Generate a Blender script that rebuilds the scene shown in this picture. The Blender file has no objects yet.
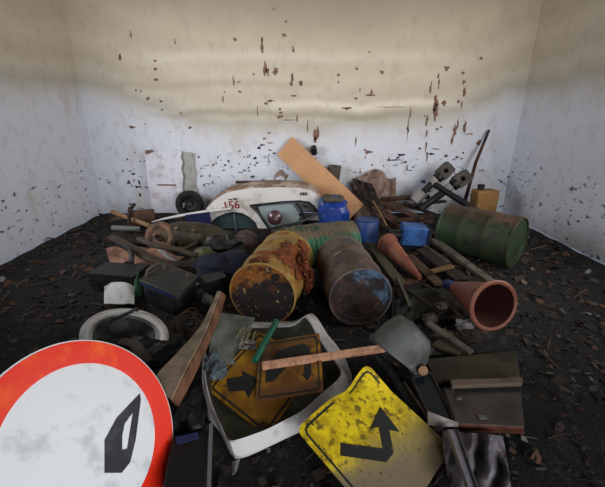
import bpy, math, random
from math import sin, cos, pi, radians as rad
from mathutils import Vector as V, Matrix, noise
random.seed(7)
S = bpy.context.scene
COL = S.collection
# ---------------------------------------------------------------- camera
FP, CH, PITCH = 361.0, 1.75, rad(20)
CAM = V((0, 0, CH)); UP = V((0, sin(PITCH), cos(PITCH))); FW = V((0, cos(PITCH), -sin(PITCH)))
cd = bpy.data.cameras.new('camera'); cam = bpy.data.objects.new('camera', cd); COL.objects.link(cam)
cam.location = CAM; cam.rotation_euler = (pi/2 - PITCH, 0, 0)
cd.sensor_fit = 'HORIZONTAL'; cd.sensor_width = 36; cd.lens = 36*FP/605; cd.clip_start = .02
S.camera = cam
def ray(px, py): return FW + V((1, 0, 0))*((px-302.5)/FP) + UP*((243.5-py)/FP)
def P(px, py, y): d = ray(px, py); return CAM + d*(y/d.y)          # survey: point at distance y
def F(px, py, z=0.0): d = ray(px, py); return CAM + d*((z-CH)/d.z)  # survey: point at height z
# ---------------------------------------------------------------- mesh builder
class MB:
    def __init__(s): s.v = []; s.f = []; s.m = []
    def add(s, vs, fs, mi=0):
        n = len(s.v); s.v += [V(a) for a in vs]
        for f in fs: s.f.append([i+n for i in f]); s.m.append(mi)
        return s
    def box(s, c, size, R=None, mi=0):
        x, y, z = [a/2 for a in size]; R = R or Matrix.Identity(3); c = V(c)
        vs = [c + R @ V((i*x, j*y, k*z)) for i in (-1, 1) for j in (-1, 1) for k in (-1, 1)]
        return s.add(vs, [(0, 1, 3, 2), (4, 6, 7, 5), (0, 4, 5, 1), (2, 3, 7, 6), (0, 2, 6, 4), (1, 5, 7, 3)], mi)
    def beam(s, a, b, w, h, up=(0, 0, 1), mi=0):
        a, b = V(a), V(b); d = b-a; L = d.length; d.normalize()
        x = d.cross(V(up)).normalized(); z = x.cross(d)
        return s.box((a+b)/2, (w, L, h), Matrix((x, d, z)).transposed(), mi)
    def tube(s, pts, r, seg=10, mi=0, cap=True, flat=1.0):
        pts = [V(p) for p in pts]; n = len(pts); rs = r if isinstance(r, (list, tuple)) else [r]*n
        vs = []; prev = None
        for i, p in enumerate(pts):
            t = (pts[min(i+1, n-1)] - pts[max(i-1, 0)]).normalized()
            if prev is None: prev = V((0, 0, 1)) if abs(t.z) < .9 else V((1, 0, 0))
            a = prev - t*prev.dot(t); a.normalize(); prev = a; b = t.cross(a)
            for k in range(seg):
                g = 2*pi*k/seg; vs.append(p + a*(cos(g)*rs[i]*flat) + b*(sin(g)*rs[i]))
        fs = [(i*seg+k, i*seg+(k+1) % seg, (i+1)*seg+(k+1) % seg, (i+1)*seg+k) for i in range(n-1) for k in range(seg)]
        if cap: fs += [tuple(range(seg))[::-1], tuple(range((n-1)*seg, n*seg))]
        return s.add(vs, fs, mi)
    def lathe(s, prof, o, axis, seg=28, mi=0, cap0=True, cap1=True):
        o, ax = V(o), V(axis).normalized()
        a = ax.orthogonal().normalized() if abs(ax.z) > .95 else (V((0, 0, 1)) - ax*ax.z).normalized()
        b = ax.cross(a); vs = []
        for r, h in prof:
            for k in range(seg):
                g = 2*pi*k/seg; vs.append(o + ax*h + (a*cos(g) + b*sin(g))*max(r, 1e-4))
        n = len(prof)
        fs = [(i*seg+k, i*seg+(k+1) % seg, (i+1)*seg+(k+1) % seg, (i+1)*seg+k) for i in range(n-1) for k in range(seg)]
        if cap0: fs.append(tuple(range(seg))[::-1])
        if cap1: fs.append(tuple(range((n-1)*seg, n*seg)))
        return s.add(vs, fs, mi)
    def prism(s, poly, z0, z1, M=None, mi=0):
        M = M or Matrix.Identity(4); n = len(poly)
        vs = [M @ V((x, y, z0)) for x, y in poly] + [M @ V((x, y, z1)) for x, y in poly]
        fs = [tuple(range(n))[::-1], tuple(range(n, 2*n))] + [(i, (i+1) % n, n+(i+1) % n, n+i) for i in range(n)]
        return s.add(vs, fs, mi)
    def sheet(s, fn, nu, nv, th=.006, mi=0):
        g = [[V(fn(i/nu, j/nv)) for j in range(nv+1)] for i in range(nu+1)]
        vs = []
        for side in (0, 1):
            for i in range(nu+1):
                for j in range(nv+1):
                    du = g[min(i+1, nu)][j]-g[max(i-1, 0)][j]; dv = g[i][min(j+1, nv)]-g[i][max(j-1, 0)]
                    n = du.cross(dv); n = n.normalized() if n.length > 1e-9 else V((0, 0, 1))
                    vs.append(g[i][j] + n*(th*(.5-side)))
        w = nv+1; N = (nu+1)*w; fs = []
        for i in range(nu):
            for j in range(nv):
                q = (i*w+j, (i+1)*w+j, (i+1)*w+j+1, i*w+j+1); fs.append(q); fs.append(tuple(k+N for k in q[::-1]))
        edge = [i*w for i in range(nu)] + [nu*w+j for j in range(nv)] + [i*w+nv for i in range(nu, 0, -1)] + [j for j in range(nv, 0, -1)]
        for a, b in zip(edge, edge[1:]+edge[:1]): fs.append((b, a, a+N, b+N))
        return s.add(vs, fs, mi)
    def blob(s, c, r, amp=.15, sc=2.5, R=None, nu=20, nv=12, mi=0, seed=0, sq=1.0):
        c = V(c); R = R or Matrix.Identity(3); vs = []
        pw = lambda t: math.copysign(abs(t)**sq, t)
        for j in range(nv+1):
            th = pi*j/nv
            for i in range(nu):
                ph = 2*pi*i/nu
                d = V((pw(sin(th))*pw(cos(ph)), pw(sin(th))*pw(sin(ph)), pw(cos(th))))
                k = 1 + amp*noise.noise(d*sc + V((seed*7.3, seed*3.1, 1)))
                vs.append(c + R @ V((d.x*r[0]*k, d.y*r[1]*k, d.z*r[2]*k)))
        fs = [(j*nu+i, (j+1)*nu+i, (j+1)*nu+(i+1) % nu, j*nu+(i+1) % nu) for j in range(nv) for i in range(nu)]
        return s.add(vs, fs, mi)
    def wob(s, amp, sc, n0=0):
        for i in range(n0, len(s.v)):
            s.v[i] = s.v[i] + V(noise.noise_vector(s.v[i]*sc))*amp
        return s
    def curve(s, outer, holes, th, M, mi=0):
        cu = bpy.data.curves.new('tmp', 'CURVE'); cu.dimensions = '2D'; cu.fill_mode = 'BOTH'; cu.extrude = th/2
        for pl in [outer]+list(holes):
            sp = cu.splines.new('POLY'); sp.points.add(len(pl)-1); sp.use_cyclic_u = True
            for q, a in zip(sp.points, pl): q.co = (a[0], a[1], 0, 1)
        return s._conv(cu, M, mi)
    def text(s, body, size, th, M, mi=0):
        cu = bpy.data.curves.new('tmp', 'FONT'); cu.body = body; cu.size = size; cu.extrude = th/2
        cu.align_x = 'CENTER'; cu.align_y = 'CENTER'; cu.offset = size*.012
        return s._conv(cu, M, mi)
    def _conv(s, cu, M, mi):
        o = bpy.data.objects.new('tmp', cu); COL.objects.link(o)
        dg = bpy.context.evaluated_depsgraph_get(); me = bpy.data.meshes.new_from_object(o.evaluated_get(dg))
        s.add([M @ v.co for v in me.vertices], [tuple(p.vertices) for p in me.polygons], mi)
        bpy.data.objects.remove(o); bpy.data.curves.remove(cu); bpy.data.meshes.remove(me)
        return s
ORG = {}
def thing(name, label, cat, loc=(0, 0, 0), group=None):
    o = bpy.data.objects.new(name, None); COL.objects.link(o); o.location = loc; o.empty_display_size = .1
    o['label'] = label; o['category'] = cat
    if group: o['group'] = group
    ORG[o.name] = V(loc); return o
def ob(name, mb, mats, parent=None, bevel=0, sharp=38, label=None):
    me = bpy.data.meshes.new(name); mats = mats if isinstance(mats, (list, tuple)) else [mats]
    if parent is not None: org = ORG[parent.name]
    else:
        xs = [v.x for v in mb.v]; ys = [v.y for v in mb.v]; zs = [v.z for v in mb.v]
        org = V(((min(xs)+max(xs))/2, (min(ys)+max(ys))/2, min(zs)))
    me.from_pydata([v-org for v in mb.v], [], mb.f)
    for m in mats: me.materials.append(m)
    for p, k in zip(me.polygons, mb.m): p.material_index = k
    me.validate(); me.update()
    me.shade_smooth(); me.set_sharp_from_angle(angle=rad(sharp))
    o = bpy.data.objects.new(name, me); COL.objects.link(o)
    if parent is not None: o.parent = parent
    else: o.location = org
    ORG[o.name] = org
    if bevel:
        b = o.modifiers.new('bevel', 'BEVEL'); b.width = bevel; b.segments = 2; b.limit_method = 'ANGLE'; b.angle_limit = rad(40)
    if label: o['label'] = label
    return o
def one(name, label, cat, mb, mats, bevel=0, group=None, sharp=38):
    o = ob(name, mb, mats, None, bevel, sharp); o['label'] = label; o['category'] = cat
    if group: o['group'] = group
    return o
def struct(name, mb, mats, bevel=0):
    o = ob(name, mb, mats, None, bevel); o['kind'] = 'structure'; return o
def frame(o, x, y):                                     # orthonormal frame, local z = x cross y
    x = V(x).normalized(); y = V(y); y = (y - x*y.dot(x)).normalized(); z = x.cross(y)
    M = Matrix((x, y, z)).transposed().to_4x4(); M.translation = V(o); return M
def rrect(w, h, r, n=5):
    out = []
    for cx, cy, a0 in ((w/2-r, h/2-r, 0), (-w/2+r, h/2-r, 90), (-w/2+r, -h/2+r, 180), (w/2-r, -h/2+r, 270)):
        for k in range(n+1):
            a = rad(a0+90*k/n); out.append((cx+r*cos(a), cy+r*sin(a)))
    return out
# ---------------------------------------------------------------- materials
def lin(c):
    return tuple(((u/255)/12.92 if u <= 10 else ((u/255+.055)/1.055)**2.4) for u in c) + (1,)
def M(name, base, rough=.75, metal=0, spots=(), bump=None, grads=(), spec=.4, dim=None, glast=False):
    dim = DIM if dim is None else dim
    """spots: (colour, scale, threshold, softness[, stretch]) ; grads: (colour, direction, offset, width, wobble)"""
    m = bpy.data.materials.new(name); m.use_nodes = True; nt = m.node_tree; N = nt.nodes; L = nt.links
    bs = N['Principled BSDF']; bs.inputs['Roughness'].default_value = rough; bs.inputs['Metallic'].default_value = metal
    bs.inputs['Specular IOR Level'].default_value = spec
    tc = N.new('ShaderNodeTexCoord'); rgb = N.new('ShaderNodeRGB'); rgb.outputs[0].default_value = lin(base); cur = rgb.outputs[0]
    def nz(scale, detail=6, stretch=(1, 1, 1), off=0):
        mp = N.new('ShaderNodeMapping'); mp.inputs['Scale'].default_value = stretch; mp.inputs['Location'].default_value = (off, off*.7, off*.3)
        L.new(tc.outputs['Object'], mp.inputs[0]); t = N.new('ShaderNodeTexNoise')
        t.inputs['Scale'].default_value = scale; t.inputs['Detail'].default_value = detail; t.inputs['Roughness'].default_value = .62
        L.new(mp.outputs[0], t.inputs['Vector']); return t.outputs['Fac']
    def mix(fac, colr):
        nonlocal cur
        mx = N.new('ShaderNodeMix'); mx.data_type = 'RGBA'; L.new(fac, mx.inputs[0]); L.new(cur, mx.inputs[6])
        mx.inputs[7].default_value = lin(colr); cur = mx.outputs[2]
    def ramp(src, a, b):
        r = N.new('ShaderNodeMapRange'); r.interpolation_type = 'SMOOTHSTEP'; r.inputs['From Min'].default_value = a; r.inputs['From Max'].default_value = b
        L.new(src, r.inputs['Value']); return r.outputs[0]
    def do_spots():
        for i, sp in enumerate(spots):
            colr, sc, th, soft = sp[:4]; st = sp[4] if len(sp) > 4 else (1, 1, 1)
            mix(ramp(nz(sc, 6, st, i*5.3+2), th-soft, th+soft), colr)
    allspots, spots = spots, (spots[:-1] if glast else spots)
    if glast: do_spots()
    if glast: spots = allspots[-1:]
    for i, g in enumerate(grads):
        colr, d, off, wid, wobb = g
        dp = N.new('ShaderNodeVectorMath'); dp.operation = 'DOT_PRODUCT'; L.new(tc.outputs['Object'], dp.inputs[0]); dp.inputs[1].default_value = d
        n = nz(9, 6, off=i*3+1); ma = N.new('ShaderNodeMath'); ma.operation = 'MULTIPLY_ADD'; L.new(n, ma.inputs[0]); ma.inputs[1].default_value = wobb; L.new(dp.outputs['Value'], ma.inputs[2])
        mix(ramp(ma.outputs[0], off+wobb*.5-wid/2, off+wobb*.5+wid/2), colr)
    do_spots()
    if dim != 1:
        mu = N.new('ShaderNodeMix'); mu.data_type = 'RGBA'; mu.blend_type = 'MULTIPLY'; mu.inputs[0].default_value = 1; L.new(cur, mu.inputs[6]); mu.inputs[7].default_value = (dim, dim*.97, dim*.94, 1); cur = mu.outputs[2]
    L.new(cur, bs.inputs['Base Color'])
    if bump:
        b = N.new('ShaderNodeBump'); b.inputs['Strength'].default_value = bump[1]; b.inputs['Distance'].default_value = .02
        L.new(nz(bump[0], 5, off=11), b.inputs['Height']); L.new(b.outputs[0], bs.inputs['Normal'])
    return m
def glass(name, colr, rough=.08):
    m = bpy.data.materials.new(name); m.use_nodes = True; b = m.node_tree.nodes['Principled BSDF']
    b.inputs['Base Color'].default_value = lin(colr); b.inputs['Roughness'].default_value = rough; b.inputs['Transmission Weight'].default_value = .55
    b.inputs['IOR'].default_value = 1.45; return m
DIM = .45
m_rust = M('rusty_iron', (92, 62, 48), .85, .1, [((58, 42, 36), 6, .5, .1), ((126, 78, 52), 14, .58, .06)], (40, .4))
m_darkrust = M('dark_rusty_iron', (62, 46, 40), .85, .1, [((40, 34, 32), 7, .5, .1), ((98, 66, 50), 16, .6, .06)], (40, .4))
m_redrust = M('red_brown_rusty_sheet', (112, 72, 60), .85, .05, [((72, 48, 42), 5, .5, .12), ((136, 100, 84), 13, .6, .06)], (30, .35))
m_black = M('black_grimy_plastic', (34, 34, 36), .45, 0, [((60, 56, 52), 9, .58, .12)], (30, .2))
m_blackmetal = M('black_painted_steel', (36, 37, 42), .5, .2, [((84, 76, 68), 8, .6, .06)], (40, .25))
m_rubber = M('dusty_black_rubber', (36, 35, 36), .8, 0, [((70, 66, 62), 8, .58, .14)], (30, .3))
m_wood = M('bare_pale_wood', (176, 136, 96), .75, 0, [((140, 104, 74), 7, .52, .1, (1, 1, 6)), ((110, 84, 62), 22, .66, .05)], (30, .15), dim=.6)
m_tanboard = M('tan_fibreboard', (190, 146, 106), .8, 0, [((168, 126, 92), 2.5, .55, .15), ((120, 84, 60), 30, .7, .04)], (60, .1), dim=.95)
m_oldwood = M('weathered_brown_wood', (108, 84, 64), .85, 0, [((80, 62, 50), 5, .52, .1, (1, 5, 5)), ((150, 126, 100), 9, .62, .06)], (22, .4))
m_greywood = M('grey_weathered_timber', (128, 122, 108), .85, 0, [((88, 82, 72), 6, .52, .12), ((60, 54, 48), 20, .64, .05)], (25, .35))
m_dirtcloth = M('dusty_brown_cloth', (150, 128, 118), .95, 0, [((112, 90, 80), 5, .54, .12), ((166, 150, 142), 9, .62, .08)], (18, .5), dim=.85)
m_pink = M('faded_terracotta_cloth', (170, 124, 104), .9, 0, [((120, 84, 70), 5, .55, .1), ((190, 160, 150), 12, .64, .05)], (20, .4), dim=.65)
m_whiteplastic = M('dirty_white_plastic', (214, 214, 214), .45, 0, [((150, 146, 136), 5, .6, .1), ((96, 88, 76), 26, .68, .04)], (20, .1), dim=.9)
m_whitepaint = M('dirty_white_car_paint', (226, 224, 224), .35, 0, [((176, 166, 156), 4, .6, .12), ((110, 90, 76), 22, .7, .04)], None, dim=.8)
m_roof = M('dust_covered_white_paint', (206, 190, 176), .7, 0, [((146, 116, 96), 3, .47, .12), ((104, 80, 66), 10, .58, .08)], (30, .2), dim=.8)
m_blue = M('blue_plastic', (56, 112, 190), .5, 0, [((36, 78, 150), 5, .55, .1), ((120, 140, 160), 12, .66, .05)], (20, .1), dim=.6)
m_blue2 = M('deep_blue_plastic', (38, 76, 150), .5, 0, [((26, 48, 100), 5, .52, .12), ((110, 120, 130), 12, .66, .05)], (20, .1), dim=.6)
m_bluejug = M('blue_glossy_jug_plastic', (36, 74, 180), .3, 0, [((100, 130, 180), 6, .6, .08), ((24, 40, 110), 9, .6, .08)], (12, .3), dim=.5)
m_greydust = M('grey_dust', (120, 110, 100), .95, 0, [((84, 78, 72), 8, .55, .1)], (30, .3))
m_navy = M('navy_cloth', (34, 40, 66), .9, 0, [((54, 56, 70), 6, .58, .1)], (14, .5))
m_green = M('green_drum_paint', (58, 86, 54), .6, .1, [((66, 66, 46), 4, .52, .12), ((40, 54, 40), 8, .6, .08)], (20, .15), grads=[((112, 84, 66), (0, 0, 1), .53, .08, .10)])
m_teal = M('bright_green_ribbed_paint', (60, 134, 96), .6, 0, [((44, 84, 64), 5, .55, .1)], (30, .2), grads=[((124, 112, 92), (0, 0, 1), .41, .05, .08)], dim=.6)
m_motor = M('greasy_olive_iron', (98, 88, 64), .6, .2, [((60, 54, 42), 5, .52, .12), ((134, 118, 92), 12, .64, .06)], (22, .35))
m_flange = M('rusty_brown_casting', (118, 88, 66), .75, .1, [((72, 54, 44), 7, .52, .1), ((144, 118, 92), 14, .64, .06)], (30, .35), dim=.8)
m_belt = M('brown_rubber_belt', (92, 74, 60), .7, 0, [((62, 52, 44), 5, .55, .12)], (20, .2))
m_yel = M('yellow_drum_paint', (178, 146, 74), .6, .05, [((150, 116, 56), 4, .55, .12), ((146, 78, 32), 5.5, .6, .06), ((90, 50, 30), 11, .66, .05)], (25, .25), dim=.7)
m_burn = M('burnt_rusty_drum_head', (40, 28, 26), .7, .1, [((92, 50, 28), 8, .58, .06), ((60, 40, 48), 6, .6, .06), ((206, 178, 130), 24, .63, .03)], (38, .9), grads=[((176, 108, 36), (-.35, 0, .94), .11, .1, .30)], dim=.6)
m_orust = M('flaking_orange_rust', (176, 92, 40), .9, 0, [((120, 58, 30), 9, .52, .08), ((206, 136, 80), 20, .64, .05)], (26, .9))
m_gdrum = M('rusty_grey_drum_paint', (128, 112, 102), .65, .1, [((94, 76, 68), 5, .5, .1), ((88, 88, 104), 4, .6, .07), ((72, 50, 42), 12, .63, .05)], (25, .3), dim=.6)
m_gend = M('corroded_drum_head', (76, 58, 52), .7, .1, [((48, 38, 36), 7, .5, .1), ((108, 62, 56), 10, .61, .05), ((150, 118, 104), 34, .69, .03)], (40, .6), grads=[((98, 136, 174), (.66, 0, .75), .10, .03, .22)], dim=.6)
m_cone = M('faded_orange_cone_plastic', (182, 116, 94), .5, 0, [((150, 84, 64), 6, .55, .12), ((206, 160, 140), 9, .65, .06)], (20, .1), dim=.45)
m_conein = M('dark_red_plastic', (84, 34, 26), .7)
m_greytub = M('grey_dusty_plastic', (108, 114, 112), .55, 0, [((80, 82, 80), 5, .52, .12), ((140, 144, 144), 9, .66, .06)], (14, .25), dim=.7)
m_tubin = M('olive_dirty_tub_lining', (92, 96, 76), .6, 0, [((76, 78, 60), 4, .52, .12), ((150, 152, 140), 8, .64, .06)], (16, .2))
m_signback = M('bare_sheet_metal', (140, 138, 132), .5, .6)
DIM = 1.0
m_sign = M('grubby_yellow_sign_sheet', (232, 204, 22), .45, 0, [((186, 158, 20), 9, .5, .1), ((120, 98, 26), 22, .58, .05), ((66, 56, 34), 40, .64, .04)], None,
           grads=[((150, 132, 74), (.97, -.24, 0), .03, .16, .20), ((122, 108, 86), (.9, -.43, 0), .11, .16, .22)], glast=True)
m_signdark = M('black_sign_film', (34, 36, 34), .5, 0, [((64, 62, 50), 12, .64, .05)])
m_sign2 = M('dirty_amber_sign_sheet', (190, 140, 30), .55, 0, [((146, 100, 30), 7, .5, .12), ((96, 66, 28), 10, .6, .06)], dim=.7)
m_sign3 = M('rusty_amber_sign_sheet', (176, 124, 30), .6, 0, [((120, 80, 36), 6, .5, .12), ((84, 56, 34), 10, .6, .06)], None,
            grads=[((110, 74, 44), (-.4, .9, 0), .07, .12, .12), ((112, 70, 46), (0, -1, 0), .12, .06, .08)], dim=.7)
m_red = M('red_reflective_sheet', (246, 52, 26), .3, 0, [((255, 96, 22), 5, .62, .08)], (60, .05))
m_white = M('white_reflective_sheet', (240, 243, 245), .35, 0, [((206, 212, 216), 6, .58, .08), ((120, 118, 112), 36, .72, .03)])
m_signblack = M('grey_black_sign_print', (52, 52, 56), .5, 0, [((84, 86, 92), 5, .6, .1)])
DIM = .45
m_tealpipe = M('teal_green_pipe', (38, 128, 98), .45, 0, [((26, 84, 66), 9, .55, .1)])
m_bluecloth = M('pale_blue_rag', (136, 156, 166), .95, 0, [((104, 122, 130), 8, .52, .1)], (16, .5))
m_paper = M('torn_white_paper', (206, 204, 204), .9, 0, [((160, 156, 152), 9, .58, .08)], (20, .2))
m_straw = M('pale_straw', (176, 166, 130), .9)
m_glasspanel = M('dark_teal_glass_panel', (30, 46, 58), .2, 0, [((46, 58, 64), 4, .58, .1)], None, spec=.6)
m_case = M('dull_grey_brown_metal', (104, 92, 84), .55, .2, [((78, 68, 62), 5, .52, .12), ((132, 78, 62), 9, .66, .05)], (20, .2))
m_reddish = M('reddish_enamel', (140, 82, 66), .5, 0, [((96, 58, 48), 8, .56, .08)])
m_olive = M('olive_painted_board', (98, 92, 68), .8, 0, [((72, 66, 50), 4, .52, .12)], (18, .3))
m_foil = M('silvery_plastic_film', (182, 178, 190), .25, .1, [((120, 112, 118), 5, .54, .12)], (9, .3), spec=.8)
m_bluelab = M('blue_label', (52, 76, 140), .5, 0, [((120, 120, 120), 9, .64, .05)])
m_tinyel = M('ochre_can_paint', (196, 148, 84), .6, 0, [((156, 112, 62), 5, .55, .12), ((110, 76, 48), 12, .66, .05)])
m_panel = M('chalky_white_board', (212, 210, 218), .85, 0, [((188, 180, 188), 5, .55, .1), ((112, 96, 96), 26, .67, .03)], (30, .15), dim=1)
m_panelgrey = M('grey_patch', (160, 158, 152), .85, 0, [((134, 132, 126), 5, .55, .1), ((98, 84, 76), 20, .68, .04)], (30, .2), dim=1)
m_lamp = M('purple_red_lens', (110, 76, 84), .2, 0, [((150, 110, 116), 4, .58, .1)], None, spec=.7)
m_chrome = M('dull_chrome', (200, 196, 190), .25, .8)
m_redpaint = M('red_lettering_paint', (176, 40, 52), .6)
m_blueflap = M('dark_blue_panel', (32, 40, 96), .5)
m_glassdark = glass('smoked_car_glass', (78, 96, 100))
m_glasspale = glass('dusty_pale_car_glass', (186, 200, 200), .3)
m_wire = M('rusty_wire', (112, 88, 66), .7, .3)
m_limeb = M('dull_lime_plastic', (92, 104, 56), .5, 0, [((76, 84, 46), 7, .55, .1)])

DIM = 1.0
# ---------------------------------------------------------------- the room
YW, XL, XR, YF, ZC = 6.5, -3.7, 3.7, -2.6, 3.95
def wall_mat():
    m = bpy.data.materials.new('stained_whitewash'); m.use_nodes = True; nt = m.node_tree; N = nt.nodes; L = nt.links
    bs = N['Principled BSDF']; bs.inputs['Roughness'].default_value = .9; bs.inputs['Specular IOR Level'].default_value = .2
    g = N.new('ShaderNodeNewGeometry'); sx = N.new('ShaderNodeSeparateXYZ'); L.new(g.outputs['Position'], sx.inputs[0])
    def noi(sc, st=(1, 1, 1), det=5):
        mp = N.new('ShaderNodeMapping'); mp.inputs['Scale'].default_value = st; L.new(g.outputs['Position'], mp.inputs[0])
        t = N.new('ShaderNodeTexNoise'); t.inputs['Scale'].default_value = sc; t.inputs['Detail'].default_value = det; t.inputs['Roughness'].default_value = .6
        L.new(mp.outputs[0], t.inputs[0]); return t.outputs['Fac']
    def ma(op, a, b, c=None):
        n = N.new('ShaderNodeMath'); n.operation = op
        for i, v in enumerate((a, b, c)):
            if v is None: continue
            if isinstance(v, (int, float)): n.inputs[i].default_value = v
            else: L.new(v, n.inputs[i])
        return n.outputs[0]
    # soft tone bands over stained whitewash: the height axis is bent so that the bands sag in the middle of the wall
    xx = ma('MULTIPLY', sx.outputs['X'], sx.outputs['X'])
    xx = ma('MINIMUM', xx, 11.5)
    zz = ma('MULTIPLY_ADD', xx, -.06, sx.outputs['Z'])
    zz = ma('ADD', zz, ma('MULTIPLY_ADD', noi(.5, (1, 1, .6), 3), .9, -.45))
    zz = ma('ADD', zz, ma('MULTIPLY_ADD', noi(4, (1, 1, .5), 4), .10, -.05))
    r = N.new('ShaderNodeValToRGB'); mr = N.new('ShaderNodeMapRange'); mr.inputs[1].default_value = 0; mr.inputs[2].default_value = 4
    L.new(zz, mr.inputs[0]); L.new(mr.outputs[0], r.inputs[0])
    stops = [(0, (203, 206, 216)), (1.05, (205, 207, 216)), (1.30, (199, 198, 200)), (1.52, (176, 170, 158)), (1.72, (196, 186, 170)), (1.9, (188, 176, 158)), (2.15, (200, 188, 170)), (2.45, (190, 177, 157)), (2.7, (192, 179, 158)),
             (3.0, (174, 161, 143)), (3.4, (156, 145, 129)), (3.9, (138, 128, 115))]
    e = r.color_ramp.elements
    while len(e) > 1: e.remove(e[-1])
    e[0].position = 0; e[0].color = lin(stops[0][1])
    for z, c in stops[1:]:
        k = e.new(z/4); k.color = lin(c)
    cur = r.outputs[0]
    def mx(fac, c):
        nonlocal cur
        n = N.new('ShaderNodeMix'); n.data_type = 'RGBA'; L.new(fac, n.inputs[0]); L.new(cur, n.inputs[6]); n.inputs[7].default_value = lin(c); cur = n.outputs[2]
    def st(src, a, b):
        q = N.new('ShaderNodeMapRange'); q.interpolation_type = 'SMOOTHSTEP'; q.inputs[1].default_value = a; q.inputs[2].default_value = b; L.new(src, q.inputs[0]); return q.outputs[0]
    mx(ma('MULTIPLY', st(noi(2.2, (1, 1, .35)), .56, .74), .45), (176, 160, 138))
    mx(ma('MULTIPLY', st(noi(26, (1, 1, 1), 3), .7, .76), .6), (120, 104, 96))
    # two long bands, one dark and one pale
    for z0_, h_, x0_, x1_, colr_, k_ in ((1.74, .10, -2.3, 2.0, (158, 148, 130), .75), (1.90, .10, -.6, 2.6, (222, 212, 196), .7), (2.62, .16, -2.6, 2.4, (216, 206, 190), .5), (2.2, .12, -3.2, .3, (170, 156, 136), .5)):
        zw = ma('ADD', sx.outputs['Z'], ma('MULTIPLY_ADD', noi(.8, (1, 1, .4), 3), .3, -.15+.03))
        dz_ = ma('ABSOLUTE', ma('SUBTRACT', zw, z0_), 0); f_ = st(dz_, h_, 0.0)
        f_ = ma('MULTIPLY', f_, ma('MULTIPLY', st(sx.outputs['X'], x0_-.6, x0_+.6), st(sx.outputs['X'], x1_+.6, x1_-.6)))
        mx(ma('MULTIPLY', f_, k_), colr_)
    mx(ma('MULTIPLY', st(noi(7, (1, 1, .7), 6), .5, .7), .25), (150, 138, 126))
    low = st(sx.outputs['Z'], 1.25, .75)
    mx(ma('MULTIPLY', st(noi(9, (.8, 1, 1.7), 7), .60, .66), low), (70, 72, 100))
    L.new(cur, bs.inputs['Base Color'])
    b = N.new('ShaderNodeBump'); b.inputs['Strength'].default_value = .2; b.inputs['Distance'].default_value = .02; L.new(noi(30), b.inputs['Height']); L.new(b.outputs[0], bs.inputs['Normal'])
    return m
m_wall = wall_mat()
m_chip = M('bare_brown_render', (122, 94, 80), .95, 0, [((98, 72, 60), 18, .55, .08)], (50, .4))
m_chipdark = M('dark_mould', (52, 50, 66), .95)
m_floor = M('black_dirt_floor', (28, 26, 25), .95, 0, [((24, 23, 24), 5, .5, .12), ((58, 52, 46), 12, .62, .06), ((88, 82, 74), 60, .7, .04)], (40, .8))
wb = MB().box(((XL+XR)/2, YW+.1, ZC/2), (XR-XL+.4, .2, ZC))
def chip(px, py, w, h, mi=1, jag=.45):
    c = P(px, py, YW-.001); k = c.y/FP*1.0*(ray(px, py).length/ray(px, py).y)*.97; n = 13; poly = []
    for i in range(n):
        a = 2*pi*i/n; q = .86+random.uniform(-jag, jag)
        poly.append((c.x + cos(a)*w*.5*k*q, c.z + sin(a)*h*.5*k*q))
    wb.prism(poly, 0, .003, Matrix(((1, 0, 0, 0), (0, 0, -1, YW), (0, 1, 0, 0), (0, 0, 0, 1))), mi)
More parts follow.
